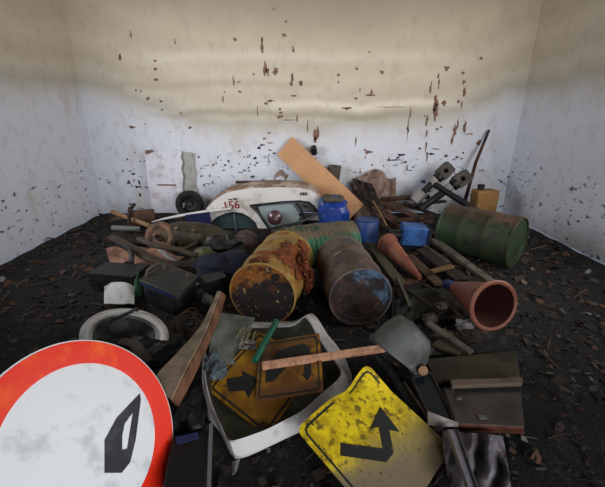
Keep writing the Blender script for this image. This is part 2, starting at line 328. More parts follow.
CH_ = [(175, 42, 1.6, 8), (131, 35, 1.5, 6), (155, 61, 4, 2), (155.5, 69, 4, 2.5), (156, 79.5, 4.4, 3), (148, 98.5, 3.5, 3), (161, 101, 4, 3), (162, 110, 2.4, 2), (132.5, 127, 5.5, 3), (189.5, 128, 4, 3.6),
 (170, 132, 2, 1.5), (145, 124, 2, 1.5), (235, 39.5, 4.5, 2.5), (262, 42, 2.2, 7), (262.3, 50, 2.8, 9), (265, 69, 3.2, 13), (267.5, 72, 3.5, 7), (275, 71, 4.5, 7), (253.5, 74, 3, 2), (292, 79, 3, 11), (291, 84, 3.5, 4), (300.6, 83, 3.6, 5),
 (293, 50, 2.6, 6), (284, 35, 3.6, 3), (286, 21.5, 3, 2.6), (273.5, 9, 2, 2), (233.5, 81.5, 2, 9), (239, 82, 4, 1.5), (225, 92, 3.5, 2), (223, 99, 2, 6), (239.6, 92, 4.5, 2), (257.5, 112, 1.4, 10), (270, 101, 9, 2.6), (266, 103, 4.5, 3),
 (280, 109, 3, 2.5), (281, 113, 4, 2.5), (279, 117, 5, 3), (282, 116, 2.5, 3), (297, 118.5, 1.5, 11), (289, 120, 18, .9), (264, 138.5, 3.4, 2.6), (269, 133, 4, 2), (270.5, 143, 6, 1.4), (181, 113, 1.6, 4), (293.5, 96, 5, 1.8), (136, 90, 2.5, 2), (141, 91, 2, 2),
 (357, 68.7, 3, 3.5), (338.5, 75, 3.2, 3), (381.6, 72, 4, 3.4), (338.5, 82, 1.5, 3), (369, 52, 2, 2), (371, 95, 9, 2.6), (371.5, 92, 2.5, 6), (360, 90, 1.3, 4), (356, 98.5, 4, 3), (347.7, 108.5, 11, 2.2), (392, 107, 32, 1), (410.5, 112, 1.2, 13), (408, 128, 1.2, 24), (408, 129.5, 3, 5),
 (317, 134, 7, 13), (315, 139, 4.5, 6), (307.7, 125.6, 1.8, 11), (355.7, 141, 2, 9), (435.5, 103, 4.5, 13), (435.8, 112, 5.5, 14), (444, 103, 5, 8), (430.5, 88, 2.4, 13), (438.5, 76, 2, 5), (438.8, 84, 2, 8), (447, 68, 5.5, 4.6), (463, 73, 2.4, 3), (463.6, 82, 2.6, 4),
 (464.4, 92, 3.4, 9), (461.7, 105, 1.8, 8), (464.8, 127, 3, 15), (469, 134, 8, 1), (455, 131, 4.6, 13), (458, 124, 2, 10), (458.5, 101.6, 2.6, 3), (427, 120, 2.5, 11), (426.6, 134, 2.6, 8), (424.7, 116, 2, 2), (426, 146, 1.6, 12), (437, 129, 3.4, 2.6), (441, 127, 2, 2),
 (478.6, 142, 5, 5), (481, 58.5, 3, 3), (452, 140, 2, 8), (368, 152.5, 9, 4), (365, 150, 3, 3), (435, 149, 9, 1.2), (372, 165, 2, 4), (407, 168, 2, 5), (360, 172, 3, 3), (427, 158, 2, 9), (120, 58, 2.5, 7)]
for a in CH_: chip(*a)
for a in [(395, 160, 15, 1.6), (401, 155, 8, 3), (388, 160, 5, 1.6), (398, 158, 5, 2), (405, 162, 4, 2), (432, 154, 6, 2), (446, 156, 5, 2), (262, 145, 6, 2), (259, 148, 4, 3), (270, 150, 5, 2), (255, 158, 4, 3), (140, 195, 3, 3), (139, 182, 2.5, 6), (138, 187, 6, 2.4)]: chip(*a, mi=2)
for i in range(70):
    px, py = random.choice([(random.gauss(207, 6), random.gauss(170, 9)), (random.gauss(130, 9), random.gauss(175, 16)), (random.gauss(255, 22), random.gauss(162, 10)), (random.gauss(405, 22), random.gauss(160, 10)), (random.gauss(460, 16), random.gauss(155, 12))])
    if 122 < px < 483 and py < 190: chip(px, py, random.uniform(1, 3.4), random.uniform(1, 3), 2 if random.random() < .75 else 1)
struct('wall_back', wb, [m_wall, m_chip, m_chipdark])
def side_wall(name, x, sgn, y0, y1, z0, z1):
    b = MB(); xc = x + sgn*.1
    for ya, yb, za, zb in ((YF, y0, 0, ZC), (y1, YW, 0, ZC), (y0, y1, 0, z0), (y0, y1, z1, ZC)):
        b.box((xc, (ya+yb)/2, (za+zb)/2), (.2, yb-ya, zb-za))
    struct(name, b, m_wall)
    f = MB()
    for ya, yb, za, zb in ((y0, y1, z0, z0+.05), (y0, y1, z1-.05, z1), (y0, y0+.05, z0, z1), (y1-.05, y1, z0, z1)):
        f.box((xc, (ya+yb)/2, (za+zb)/2), (.08, yb-ya, zb-za))
    n = 6
    for i in range(1, n): f.tube([(xc, y0+(y1-y0)*i/n, z0), (xc, y0+(y1-y0)*i/n, z1)], .009, 8)
    struct('window_1' if sgn < 0 else 'window_2', f, m_darkrust)
side_wall('wall_left', XL, -1, 1.7, 4.1, 1.25, 3.3)
side_wall('wall_right', XR, 1, .9, 4.1, 1.25, 3.3)
b = MB()
DX0, DX1, DZ = .7, 3.3, 2.9
for xa, xb, za, zb in ((XL, DX0, 0, ZC), (DX1, XR, 0, ZC), (DX0, DX1, DZ, ZC)): b.box(((xa+xb)/2, YF-.1, (za+zb)/2), (xb-xa, .2, zb-za))
struct('wall_front', b, m_wall)
struct('ceiling', MB().box(((XL+XR)/2, (YF+YW)/2, ZC+.06), (XR-XL+.4, YW-YF+.4, .12)), M('grey_ceiling', (150, 146, 138), .9, 0, [((110, 104, 96), 2, .55, .15)]))
fl = MB(); nx, ny = 74, 92
def fh(x, y): return -.012 + .02*noise.noise(V((x*3, y*3, 0))) + .008*noise.noise(V((x*11, y*11, 4)))
vs = [(XL+(XR-XL)*i/nx, YF+(YW-YF)*j/ny, fh(XL+(XR-XL)*i/nx, YF+(YW-YF)*j/ny)) for i in range(nx+1) for j in range(ny+1)]
fl.add(vs, [(i*(ny+1)+j, (i+1)*(ny+1)+j, (i+1)*(ny+1)+j+1, i*(ny+1)+j+1) for i in range(nx) for j in range(ny)])
struct('floor', fl, m_floor)
m_darkgrey = M('dark_grey_casting', (84, 78, 74), .7, .1, [((56, 52, 50), 8, .55, .1)], (30, .3), dim=.7)
DIM = .5
XZ = lambda y: Matrix(((1, 0, 0, 0), (0, 0, -1, y), (0, 1, 0, 0), (0, 0, 0, 1)))   # local xy -> world xz, local z towards the camera
def xz(pts, y): return [(P(a, b, y).x, max(P(a, b, y).z, .015)) for a, b in pts]
# ---- against the back wall
def board(y, pts, dz=0): return [(q[0], q[1]) for q in xz(pts, y)]
b = MB().prism(board(6.43, [(145, 150.5), (150, 149.5), (153, 151), (168, 150.4), (180, 150), (182, 152), (181, 157), (183, 162), (181.5, 169), (183.5, 176), (182.5, 186), (184, 196), (184.5, 213), (153, 213), (150, 196), (148, 182)]), 0, .03, XZ(6.43))
b.prism(xz([(157, 184.2), (176, 184.4), (176, 186), (157, 185.6)], 6.4), 0, .004, XZ(6.402), 1)
b.prism(xz([(145, 150.5), (152, 149.6), (154, 151.4), (148, 154.5), (145.6, 154)], 6.4), 0, .004, XZ(6.402), 1)
one('white_board', 'chalky white board with a crumbling right edge, standing against the wall at far left', 'board', b, [m_panel, m_chip], .004)
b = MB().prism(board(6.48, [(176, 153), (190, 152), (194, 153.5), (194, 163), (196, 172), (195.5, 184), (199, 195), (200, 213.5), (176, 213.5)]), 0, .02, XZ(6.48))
one('grey_patch', 'flat grey patch showing behind the right edge of the chalky white board', 'board', b, m_panelgrey)  # thin flat grey piece behind the white board's right edge
t0 = F(190.5, 214); t0 = V((P(191, 200, 6.3).x, 6.3, 0))
ax = V((.08, -1, .16)).normalized(); R0 = .235; ct = V((t0.x, 6.2, R0*.99))
t = thing('car_tyre', 'black car tyre standing upright against the wall beside the white board', 'tyre', (ct.x, ct.y, 0))
b = MB().lathe([(.145, -.07), (.18, -.085), (.222, -.075), (R0, -.045), (R0, .045), (.222, .075), (.18, .085), (.145, .07), (.13, .05), (.13, -.05), (.145, -.07)], ct, ax, 36, cap0=False, cap1=False)
ob('tread', b, m_rubber, t)
b = MB().lathe([(.144, -.06), (.144, .055), (.132, .058), (.115, -.02), (.06, -.03), (.05, .0), (.001, .0)], ct, ax, 28, cap0=True)
ob('wheel_disc', b, m_blackmetal, t)
b = MB().lathe([(.022, 0), (.022, .012), (.001, .012)], ct + ax*.03 + V((-.09, 0, .0)), ax, 10); b.box(ct + ax*.05 + V((-.1, 0, -.02)), (.02, .01, .09))
ob('valve_bracket', b, m_paper, t)
# tan board
A = P(284, 146.5, 6.42); B = P(356, 212.6, 5.86); yd = (A-B).normalized()
xd = (P(293, 136, 6.42)-P(275, 157, 6.40))
Mt = frame((A+B)/2, xd, yd); L = (A-B).length
b = MB().prism(rrect(.405, L, .008, 2), -.011, .011, Mt)
one('tan_board', 'long tan fibreboard leaning diagonally over the white car roof against the wall', 'board', b, m_tanboard)
b = MB().tube([P(314.5, 153, 6.49), P(314, 150, 6.40), P(313.5, 146.5, 6.38)], [.05, .055, .05], 12); b.lathe([(.03, 0), (.045, .05), (.02, .07)], P(313.8, 148, 6.40), (0, -1, .2), 12)
one('wall_knob', 'small black knob fixed to the wall above the tan board', 'knob', b, m_black)
b = MB().box(P(333, 172, 6.33)+V((0, 0, -.24)), (.2, .12, .72), Matrix.Rotation(.1, 3, 'Y')).wob(.02, 5)
one('grey_block', 'grey dusty block standing behind the right edge of the tan board', 'block', b, m_greydust, .01)
# brown stiff sheet slumped against wall
c = F(372, 205)
def fsheet(u, v):
    px = 354+u*42; top = 172 + 3*sin(u*9) + (4 if u > .75 else 0) + (8*(1-u/.2) if u < .2 else 0); bot = 222 - 22*max(0, u-.45)
    py = top+(bot-top)*v; y = 6.36 - .52*v**1.3*(1-.6*u) + .10*noise.noise(V((u*5, v*4, 2)))+.05*sin(u*17+v*3)
    q = P(px, py, min(y, 6.46)); return V((q.x, q.y, max(q.z, .0)))
one('brown_sacking', 'crumpled dusty brown sacking slumped against the wall right of the tan board', 'sacking', MB().sheet(fsheet, 26, 20, .012), m_dirtcloth)
def fsheet2(u, v):
    px = 352+u*20+v*12; py = 178+v*26+6*u; y = 5.98-.2*v+.07*noise.noise(V((u*6, v*5, 9)))
    return P(px, py, y)
one('dark_rusty_sheet', 'dark rusty crumpled sheet iron in front of the brown sacking', 'sheet metal', MB().sheet(fsheet2, 14, 14, .01).tube([P(378, 204, 5.8), F(380, 214)], .012), m_darkrust)
# ---- scrap of rusty strips, right of centre (each laid from one point to another)
STR = [
 ((371, 196, 6.0), (417, 203, 5.95), .10, .012, m_oldwood, 'brown_batten', 'brown batten with a pale top edge lying across the back of the rusty scrap', 'batten'),
 ((374, 207, 5.75), (404, 226, 5.25), .17, .015, m_redrust, 'rusty_strip', 'broad red brown rusty strip slanting down behind the light blue tin', 'metal strip'),
 ((388, 205, 5.8), (432, 222, 5.35), .12, .015, m_redrust, 'rusty_strip', 'red brown rusty strip running down towards the dark green drum', 'metal strip'),
 ((396, 221, 5.3), (434, 216, 5.5), .11, .02, m_rust, 'rusty_strip', 'short rusty strip lying just above the light blue tin', 'metal strip'),
 ((404, 199, 6.0), (438, 211, 5.7), .09, .03, m_darkrust, 'iron_bar', 'dark iron bar lying below the two black machine arms', 'metal bar'),
 ((372, 214, 5.5), (392, 233, 4.95), .09, .02, m_darkrust, 'rusty_angle_iron', 'dark rusty angle iron between the blue can and the light blue tin', 'angle iron'),
 ((382, 199, 6.1), (430, 197, 6.1), .09, .04, m_rust, 'rusty_channel', 'rusty channel iron lying along the wall under the black arms', 'channel iron'),
 ((412, 205, 5.85), (446, 201, 6.0), .08, .02, m_darkrust, 'rusty_plate', 'dark rusty plate beneath the black arm with the nearer eye', 'metal plate'),
]
for a, c, wd, h, m, nm, lab, cat in STR:
    one(nm, lab, cat, MB().beam(P(*a), P(*c), wd, h, (0, -.3, 1)).wob(.012, 6), m, .004)
one('thin_brass_rod', 'thin yellowish rod leaning among rusty scrap right of the tan board', 'rod', MB().tube([P(373, 203, 5.6), P(387, 228, 5.1)], .011, 8), m_wood)
# heap of small rusty pieces carrying the strips
# black machine arms
def arm(name, lab, head, tail, yh, yt, r, rag):
    h, q = P(*head, yh), P(*tail, yt); d = (q-h).normalized()
    t = thing(name, lab, 'machine arm', (q.x, q.y, 0))
    Mx = frame(h, d.cross(V((0, -1, .3))), d)
    b = MB().curve(rrect(r*1.9, r*2.2, r*.35), [[(r*.42*cos(k*pi/8), r*.42*sin(k*pi/8)) for k in range(16)]], r*.95, Mx)
    ob('eye_head', b, m_darkgrey, t, .008)
    ob('bushing', MB().lathe([(r*.42, -r*.4), (r*.42, r*.5), (r*.26, r*.5), (r*.26, -r*.4)], h, Mx.to_3x3() @ V((0, 0, 1)), 18), m_darkrust, t)
    b = MB().tube([h+d*r*.9, h+d*r*1.5, h+d*r*1.6, q], [r*.8, r*.8, r*.52, r*.48], 14)
    ob('shaft', b, m_blackmetal, t)
    b = MB().tube([h+d*r*1.8, h+d*r*2.7], [r*.7, r*.62], 14).wob(.03, 9); ob('white_wrapping', b, m_paper, t)
    if rag: b = MB().tube([h+d*rag, h+d*(rag+.2)], [.1, .085], 12).wob(.03, 9); ob('white_wrapping', b, m_paper, t)
arm('black_machine_arm', 'black steel machine arm with a grey square eye, the higher of two by the wall', (445, 171), (414, 201), 6.05, 5.95, .115, .5)
arm('black_machine_arm', 'black steel machine arm with a grey square eye, the lower one nearer the ochre can', (462, 179), (420, 209), 5.85, 5.75, .118, 0)
one('long_black_bar', 'long black bar sloping from the machine arms down towards the ochre can', 'bar', MB().beam(P(434, 184, 5.7), P(500, 226, 4.95), .08, .07, (0, -.5, 1)), m_blackmetal, .01)
one('brown_pole', 'thin dark brown pole leaning against the wall above the ochre can', 'pole', MB().tube([P(489, 130, 6.44), P(476, 162, 6.2), P(461, 214, 5.9)], [.02, .026, .03], 10).wob(.01, 5), m_rust)
q = P(482, 210, 5.75); t = thing('ochre_can', 'ochre can standing at the right behind the long black bar', 'can', (q.x, q.y, 0))
b = MB().box((q.x, q.y, .29), (.36, .24, .58), Matrix.Rotation(.12, 3, 'Z')); ob('can_body', b, m_tinyel, t, .03)
ob('can_neck', MB().lathe([(.05, 0), (.05, .06), (.058, .06), (.058, .085), (.001, .085)], (q.x-.08, q.y, .575), (0, 0, 1), 16), m_darkrust, t)
# ---- white car roof (cut off cab)
y0, y1 = 5.45, 5.94
q = P(265, 231, y0); t = thing('car_cab', 'white cut-off car cab with red number 156 lying in front of the wall', 'car wreck', (q.x, y0, 0))
outer = [(204, 232), (203, 218), (207, 208), (214, 200.5), (222, 195), (232, 191), (250, 188), (275, 187), (300, 187.5), (312, 190.5), (320, 198), (325, 208), (328, 219), (330, 232)]
arch = [(210, 231), (212, 222.5), (218, 217), (226, 213.6), (234, 212.6), (242, 213.8), (249, 217.4), (254.5, 222.5), (258.5, 231)]
win = [(250, 205.3), (264, 203.8), (283, 201.8), (300, 201), (309, 202.2), (314, 206.5), (318, 213), (321, 221), (290, 226.5), (268, 228), (263.5, 221), (258, 213)]
b = MB().curve(xz(outer, y0), [xz(arch, y0), xz(win, y0)], .04, XZ(y0)); ob('side_panel', b, m_whitepaint, t, .006)
b = MB().curve(xz(outer, y0), [xz(arch, y0), xz(win, y0)], .03, XZ(y1)); ob('side_panel', b, m_whitepaint, t)
top = xz(outer[1:13], y0)
def froof(u, v):
    k = u*(len(top)-1); i = min(int(k), len(top)-2); f = k-i; x = top[i][0]*(1-f)+top[i+1][0]*f; z = top[i][1]*(1-f)+top[i+1][1]*f
    return V((x, y0-.02+(y1-y0+.04)*v, z + .035*sin(pi*v)**.7*min(1, sin(pi*u)*1.5+.1)))
ob('roof_skin', MB().sheet(froof, 44, 12, .012), m_roof, t, sharp=60)
ob('quarter_glass', MB().prism(xz([(209, 232)]+arch[1:-1]+[(259, 232)], y0), -.006, .006, XZ(y0+.015)), m_glassdark, t)
ob('side_glass', MB().prism(xz([(258, 207), (270, 205.5), (292, 204), (297, 211), (300, 217), (298, 225), (268, 227.5), (263, 220)], y0), -.006, .006, XZ(y0+.012)), m_glasspale, t, label='pale dusty side window glass')
b = MB()
def strip(mb, pts, y, r, mi=0): return mb.tube([P(a, c, y) for a, c in pts], r, 8, mi)
strip(b, win+[win[0]], y0-.015, .016); ob('window_seal', b, m_black, t)
b = MB(); strip(b, [(297, 203), (301, 210), (304, 218), (303, 225)], y0-.005, .02); ob('window_post', b, m_black, t)
b = MB(); strip(b, arch, y0-.018, .014); ob('arch_seal', b, m_black, t)
b = MB(); strip(b, [(234, 213.6), (235, 222), (236, 231)], y0+.0, .012); ob('glass_divider', b, m_bluecloth, t)
b = MB().beam(P(300, 222, y0-.06), P(318, 214, y0-.02), .02, .10, (0, -1, .2)); ob('inner_trim', b, m_greytub, t)
q = P(231.5, 205.3, y0); T = Matrix.Translation((q.x, y0-.022, q.z)) @ Matrix(((1, 0, 0, 0), (0, 0, -1, 0), (0, 1, 0, 0), (0, 0, 0, 1))) @ Matrix.Rotation(rad(6), 4, 'Z')
ob('number_lettering', MB().text('156', .175, .006, T), m_redpaint, t, label='red number 156')
for px, py, w_, h_ in ((230, 199.6, .05, .02), (235, 199, .06, .022), (223.3, 209, .035, .05), (227.5, 209.5, .03, .03)): ob('black_mark', MB().box(P(px, py, y0-.023), (w_, .006, h_)), m_signblack, t)
for px in (301, 303.6, 306.2): ob('black_emblem_letter', MB().box(P(px, 193.8, y0-.03), (.028, .008, .035+.012*(px > 303))), m_signblack, t)
q = P(275, 217.5, y0-.05); b = MB().lathe([(.10, .04), (.118, 0), (.115, -.03), (.09, -.06), (.04, -.075), (.001, -.078)], q, (0, 1, -.1), 24); ln = ob('round_lamp', b, m_lamp, t, label='round purplish red lamp with an added highlight disc')
q2 = q+V((.018, -.074, -.012)); ob('lamp_glint', MB().lathe([(.03, 0), (.03, .012), (.001, .02)], q2, (0, -1, .1), 14), m_chrome, ln)  # chrome disc set on the lens in place of its highlight
b = MB(); b.beam(P(246, 231, y0-.05), P(268, 231, y0-.06), .05, .07, (0, 0, 1)); ob('sill_bracket', b, m_darkrust, t)
for a, c, lab in (((240, 188.6), (258, 187.6), 'pale wooden slat lying on the left of the white car roof'), ((282, 186.6), (297, 185.6), 'pale wooden slat lying on the white car roof beside the tan board')):
    zz = .03
    one('roof_slat', lab, 'slat', MB().beam(P(*a, 5.6)+V((0, 0, zz)), P(*c, 5.6)+V((0, 0, zz)), .07, .03), m_wood, .004)
def fcr(u, v):
    q = P(274+u*12, 184-5*sin(pi*u)+3*v, 5.75); return q + V((0, .2*(1-v), .04*noise.noise(V((u*8, v*6, 1)))+.015))
one('brown_rag', 'brown crumpled rag on the white car roof at the foot of the tan board', 'rag', MB().sheet(fcr, 12, 8, .01), m_dirtcloth)
one('thin_brown_stick', 'thin brown stick standing up on the white car roof by the brown rag', 'stick', MB().tube([P(281, 188, 5.7), P(288, 175, 5.95)], .012, 8), m_oldwood)
one('long_brown_batten', 'long dark brown batten lying on the far edge of the white car roof', 'batten', MB().beam(P(236, 184.6, 6.1)+V((0,0,.04)), P(282, 183.6, 6.1)+V((0,0,.04)), .06, .035), m_rust)
# white curved trim and blue flap left of the cab
b = MB().tube([P(a, c, 5.38) for a, c in ((152, 222), (162, 219.2), (180, 215.6), (200, 212.4), (218, 210), (231, 208.6))], [.02, .03, .04, .045, .04, .03], 8, flat=.55)
one('white_trim_strip', 'long white curved trim strip left of the car cab above the olive motor', 'trim strip', b, m_whiteplastic)
b = MB().prism(xz([(186, 215), (209, 212), (211, 220), (211, 232), (188, 232)], 5.42), -.01, .01, XZ(5.42))
one('blue_flap', 'dark blue flat panel below the white trim strip', 'panel', b, m_blueflap)
# ---- left middle ground
fc = P(160, 237, 4.5); ax = (P(222, 243, 4.95)-fc).normalized(); ax = V((ax.x, ax.y*1.0, ax.z*.4)).normalized()
t = thing('olive_motor', 'big greasy olive motor housing with a round brown end plate', 'motor', (fc.x, fc.y, 0))
fx = V((-.05, -.93, .36)).normalized()
b = MB().lathe([(.12, .06), (.2, .05), (.205, .0), (.19, -.02), (.18, -.045), (.14, -.05), (.105, -.02), (.06, -.022), (.05, -.05), (.03, -.06), (.001, -.06)], fc, -fx, 30)
pl = ob('end_plate', b, m_flange, t); 
ob('hub', MB().lathe([(.04, .0), (.04, .035), (.022, .04), (.02, .015), (.001, .015)], fc+fx*.045, fx, 16), m_darkrust, pl)
a1 = fc - fx*.05
pts = [a1, a1+V((.09, .06, .0)), a1+V((.2, .1, .0)), a1+V((.42, .14, -.02)), a1+V((.62, .18, -.06)), a1+V((.8, .2, -.1)), a1+V((.88, .22, -.12))]
ob('housing', MB().tube(pts, [.13, .15, .185, .19, .17, .13, .08], 26).wob(.03, 4), m_motor, t, sharp=50)
cpt = a1+V((.36, -.03, -.06)); fd = V((-.1, -.93, .3)).normalized()
ob('port_ring', MB().lathe([(.13, -.05), (.135, .02), (.11, .025), (.1, -.02), (.001, -.03)], cpt, fd, 22), m_darkrust, t)
for k in range(2):
    b = MB().tube([a1+V((.2+.22*k, -.0, .12-.03*k)), a1+V((.23+.22*k, -.07, .15-.03*k))], [.028, .022], 10); ob('bolt_boss', b, m_flange, t)
b = MB().tube([P(150, 244, 4.3), P(166, 250, 4.25), P(185, 249, 4.3), P(197, 243, 4.4)], .03, 8); ob('pipe_run', b, m_motor, t)
q = P(246, 242, 4.75); r = .175
t = thing('brown_lamp_bowl', 'round reddish brown lamp bowl beside the yellow drum', 'lamp bowl', (q.x, q.y, 0))
ob('bowl', MB().lathe([(r*.99, -.02), (r, .0), (r*.97, .04), (r*.8, .11), (r*.5, .155), (.05, .175), (.001, .176)], q, (-.1, -.9, .42), 28), M('reddish_brown_bowl', (112, 88, 82), .6, .1, [((84, 62, 58), 5, .5, .12), ((140, 112, 100), 12, .64, .06)], (20, .2)), t)
ob('bowl_stand', MB().tube([V((q.x, q.y+.06, 0)), V((q.x, q.y+.05, q.z-.1))], [.14, .1], 16), m_darkrust, t)
# sticks and rods, far left
one('pale_broom_stick', 'pale wooden stick lying at the left edge behind the olive motor', 'stick', MB().tube([P(112, 212, 5.3), P(150, 226, 4.85)], .032, 10), m_wood)
b = MB().beam(P(128, 246, 4.75), P(130, 208, 5.0), .05, .035, (1, 0, 0)); b.beam(P(129, 212, 4.98), P(135, 204, 5.05), .04, .035, (1, 0, 0)); b.beam(P(131, 209, 4.98), P(133, 218, 4.96), .03, .03, (1, 0, 0))
one('upright_iron_rod', 'dark upright iron rod with a hooked top at the left edge', 'rod', b, m_darkrust, .004)
q = F(143, 222); 
one('brown_carton', 'rusty brown curved sheet box under the white board at left', 'box', MB().tube([P(130, 219, 5.65), P(155, 217, 5.8)], [.2, .19], 14, flat=.7).wob(.03, 4), M('orange_brown_tin', (134, 92, 62), .8, 0, [((92, 66, 50), 5, .5, .12)], (20, .3)))
one('grey_pipe', 'grey pipe lying flat at the left edge below the pale stick', 'pipe', MB().tube([P(112, 228, 4.75), P(140, 229, 4.8)], .04, 10), m_greytub)
one('brown_plank', 'brown plank end lying at the left edge behind the upright rod', 'plank', MB().beam(P(112, 220, 5.5), P(128, 216, 5.55), .2, .03), m_oldwood, .004)
# belts over terracotta cloth
def fpk(u, v):
    a = F(106+78*u, 249+8*u, .10); c = F(112+52*u, 268+2*u, .06); q = a.lerp(c, v); q.z += .05*noise.noise(V((u*5, v*3, 3)))+.07*sin(pi*u); return q
one('terracotta_cloth', 'faded terracotta cloth spread under the brown belts at left', 'cloth', MB().sheet(fpk, 26, 10, .012), m_pink)
def belt(pts, w_, h_=.03): 
    mb = MB(); 
    ps = [V(p) for p in pts]; n = 40; out = []
    for i in range(n+1):
        k = i/n*(len(ps)-1); j = min(int(k), len(ps)-2); f = k-j; p0 = ps[max(j-1, 0)]; p1 = ps[j]; p2 = ps[j+1]; p3 = ps[min(j+2, len(ps)-1)]
        out.append(.5*((2*p1)+(p2-p0)*f+(2*p0-5*p1+4*p2-p3)*f*f+(3*p1-p0-3*p2+p3)*f**3))
    return mb.tube(out, w_, 10, flat=h_/w_)
one('brown_belt', 'wide brown rubber belt curving over the terracotta cloth', 'belt', belt([F(112, 237, .2), F(132, 248, .24), F(152, 259, .2), F(172, 264, .14), F(190, 264, .10), F(198, 259, .1)], .062), m_belt)
one('dark_brown_belt', 'narrow dark brown belt looping below the olive motor', 'belt', belt([F(140, 246, .3), F(158, 253, .28), F(176, 256, .22), F(192, 261, .16), F(202, 262, .1)], .035), m_belt)
one('pale_torn_strip', 'pale torn strip on the terracotta cloth under the belt', 'strip', belt([F(160, 250, .19), F(166, 255, .2), F(172, 259, .17), F(178, 262, .13)], .03, .012), m_paper)
one('black_bent_hook', 'black bent hook standing on the terracotta cloth at left edge', 'hook', belt([F(118, 244, .28), F(130, 250, .3), F(131, 262, .2), F(124, 270, .08)], .03), m_black)
# navy bag, lime jar
b = MB().blob(F(226, 266, .12), (.36, .26, .15), .5, 2.6, seed=3); one('navy_bag', 'dark navy cloth bag slumped left of the yellow drum', 'bag', b, m_navy)
b = MB().blob(F(204, 262, .12)+V((0, .05, 0)), (.16, .14, .16), .2, 2, seed=5); one('lime_lump', 'dull lime green plastic lump beside the navy bag', 'plastic', b, m_limeb)
# dark battery case
q = F(172, 304); R = Matrix.Rotation(rad(-24), 3, 'Z') @ Matrix.Rotation(rad(10), 3, 'X') @ Matrix.Rotation(rad(10), 3, 'Y')
t = thing('battery_case', 'large dark battery case with a dusty top left of the yellow drum', 'battery', (q.x, q.y, 0)); c = F(171, 291, .17)
ob('case_body', MB().box(c, (.40, .30, .27), R), M('charcoal_case', (50, 52, 56), .5, 0, [((78, 76, 72), 4, .55, .14), ((36, 38, 46), 8, .6, .08)], (16, .3), dim=.4), t, .05)
ob('case_lid', MB().box(c+R @ V((0, 0, .148)), (.42, .32, .03), R), M('charcoal_lid', (58, 60, 58), .6, 0, [((86, 84, 78), 4, .54, .14)], (16, .3)), t, .012)
ob('blue_edge', MB().box(c+R @ V((.0, -.152, .12)), (.39, .008, .018), R), m_bluelab, t)
for k in (-1, 1): ob('terminal', MB().lathe([(.025, 0), (.02, .04), (.001, .042)], c+R @ V((.14*k, .09, .16)), R @ V((0, 0, 1)), 12), m_greydust, t)
b = MB().tube([c+R @ V((-.18, -.1, .16)), c+R @ V((-.2, -.05, .2)), c+R @ V((-.2, .08, .2)), c+R @ V((-.18, .12, .16))], .014, 8); ob('carrying_handle', b, m_greydust, t)
# white broken fender / basin
def ffen(u, v):
    a = 2.2*pi*(u-.08)
    a = rad(200)*u - rad(10); cx, cy = 124, 336
    ro, ri = V((44, 27)), V((30, 17))
    k = v; px = cx + cos(a)*(ro.x*(1-k)+ri.x*k); py = cy - sin(a)*(ro.y*(1-k)+ri.y*k)
    return F(px, py, .20 + .09*sin(pi*k) - .12*k*(k > .5))
t = thing('white_fender', 'broken white curved fender lying at the left edge above the round sign', 'fender', tuple(F(130, 335)))
ob('fender_rim', MB().sheet(ffen, 34, 10, .014), m_whiteplastic, t, sharp=60)
def fin(u, v):
    a = rad(200)*u - rad(10); px = 124+cos(a)*31*(1-v); py = 336-sin(a)*18*(1-v); return F(px, py, .15 - .1*v*(2-v))
ob('fender_inside', MB().sheet(fin, 30, 8, .01), m_greytub, t)
ob('fender_foot', MB().tube([F(128, 330, .0), F(128, 330, .06)], [.16, .14], 16), m_greytub, t)
ob('locating_pin', MB().tube([F(112, 320, .25), F(124, 315, .29), F(136, 309, .31), F(137.5, 309.5, .31)], [.012, .012, .014, .018], 8), m_black, t)
def fwp(u, v):
    q = F(106+30*u, 287+17*v, .10); q.z += .06*sin(pi*u)*(1-v)+.015*noise.noise(V((u*3, v*3, 6))); return q
one('white_plastic_sheet', 'crumpled white plastic sheet at the left edge behind the white fender', 'plastic sheet', MB().sheet(fwp, 16, 10, .006), m_whiteplastic)
b = MB().lathe([(.03, -.12), (.035, .02), (.03, .05), (.013, .08), (.013, .12), (.001, .12)], F(138, 284, .16), (.15, -.1, 1), 14); b.tube([F(138, 284, .16)+V((-.02, .01, -.12)), F(138, 284, .0)+V((-.02, .0, 0))], .03, 12)
one('green_bottle', 'small green bottle standing left of the dark battery case', 'bottle', b, glass('green_bottle_glass', (70, 120, 90)))
# wire tangle
mb = MB()
for k in range(12):
    c = F(188+random.uniform(-4, 4), 326+random.uniform(-4, 3), .10); r1 = random.uniform(.07, .13); n_ = V((random.gauss(0, .5), random.gauss(-.4, .4), 1)).normalized(); a_ = n_.orthogonal().normalized(); b_ = n_.cross(a_)
    mb.tube([c+a_*cos(q*.35)*r1*(1+.1*sin(q*1.3))+b_*sin(q*.35)*r1+V((0, 0, .012*sin(q*.9))) for q in range(0, 20)], .005, 6)
one('wire_tangle', 'tangle of rusty thin wire right of the white fender', 'wire', mb, m_wire)
one('black_cloth_heap', 'black crumpled rubber sheeting between the round sign and the split plank', 'rubber sheeting', MB().blob(F(158, 354, .05)+V((0, .05, 0)), (.24, .2, .10), .5, 3, seed=9), M('black_sheeting', (34, 34, 34), .5, 0, [((70, 64, 58), 8, .62, .06)], (14, .6)))
one('grey_splinter', 'thin grey wooden splinter lying above the red rimmed round sign', 'splinter', MB().beam(F(146, 351, .16), F(176, 340, .17), .02, .014), m_greywood)
one('grey_bracket', 'grey curved bracket under the white fender above the round sign', 'bracket', belt([F(122, 341, .2), F(134, 344, .22), F(142, 352, .2), F(147, 362, .14)], .035, .02), m_greydust)
one('torn_white_wrapper', 'torn white wrapper behind the tip of the split brown plank', 'wrapper', MB().blob(F(207, 299, .1), (.05, .04, .05), .5, 4, seed=14), m_paper)
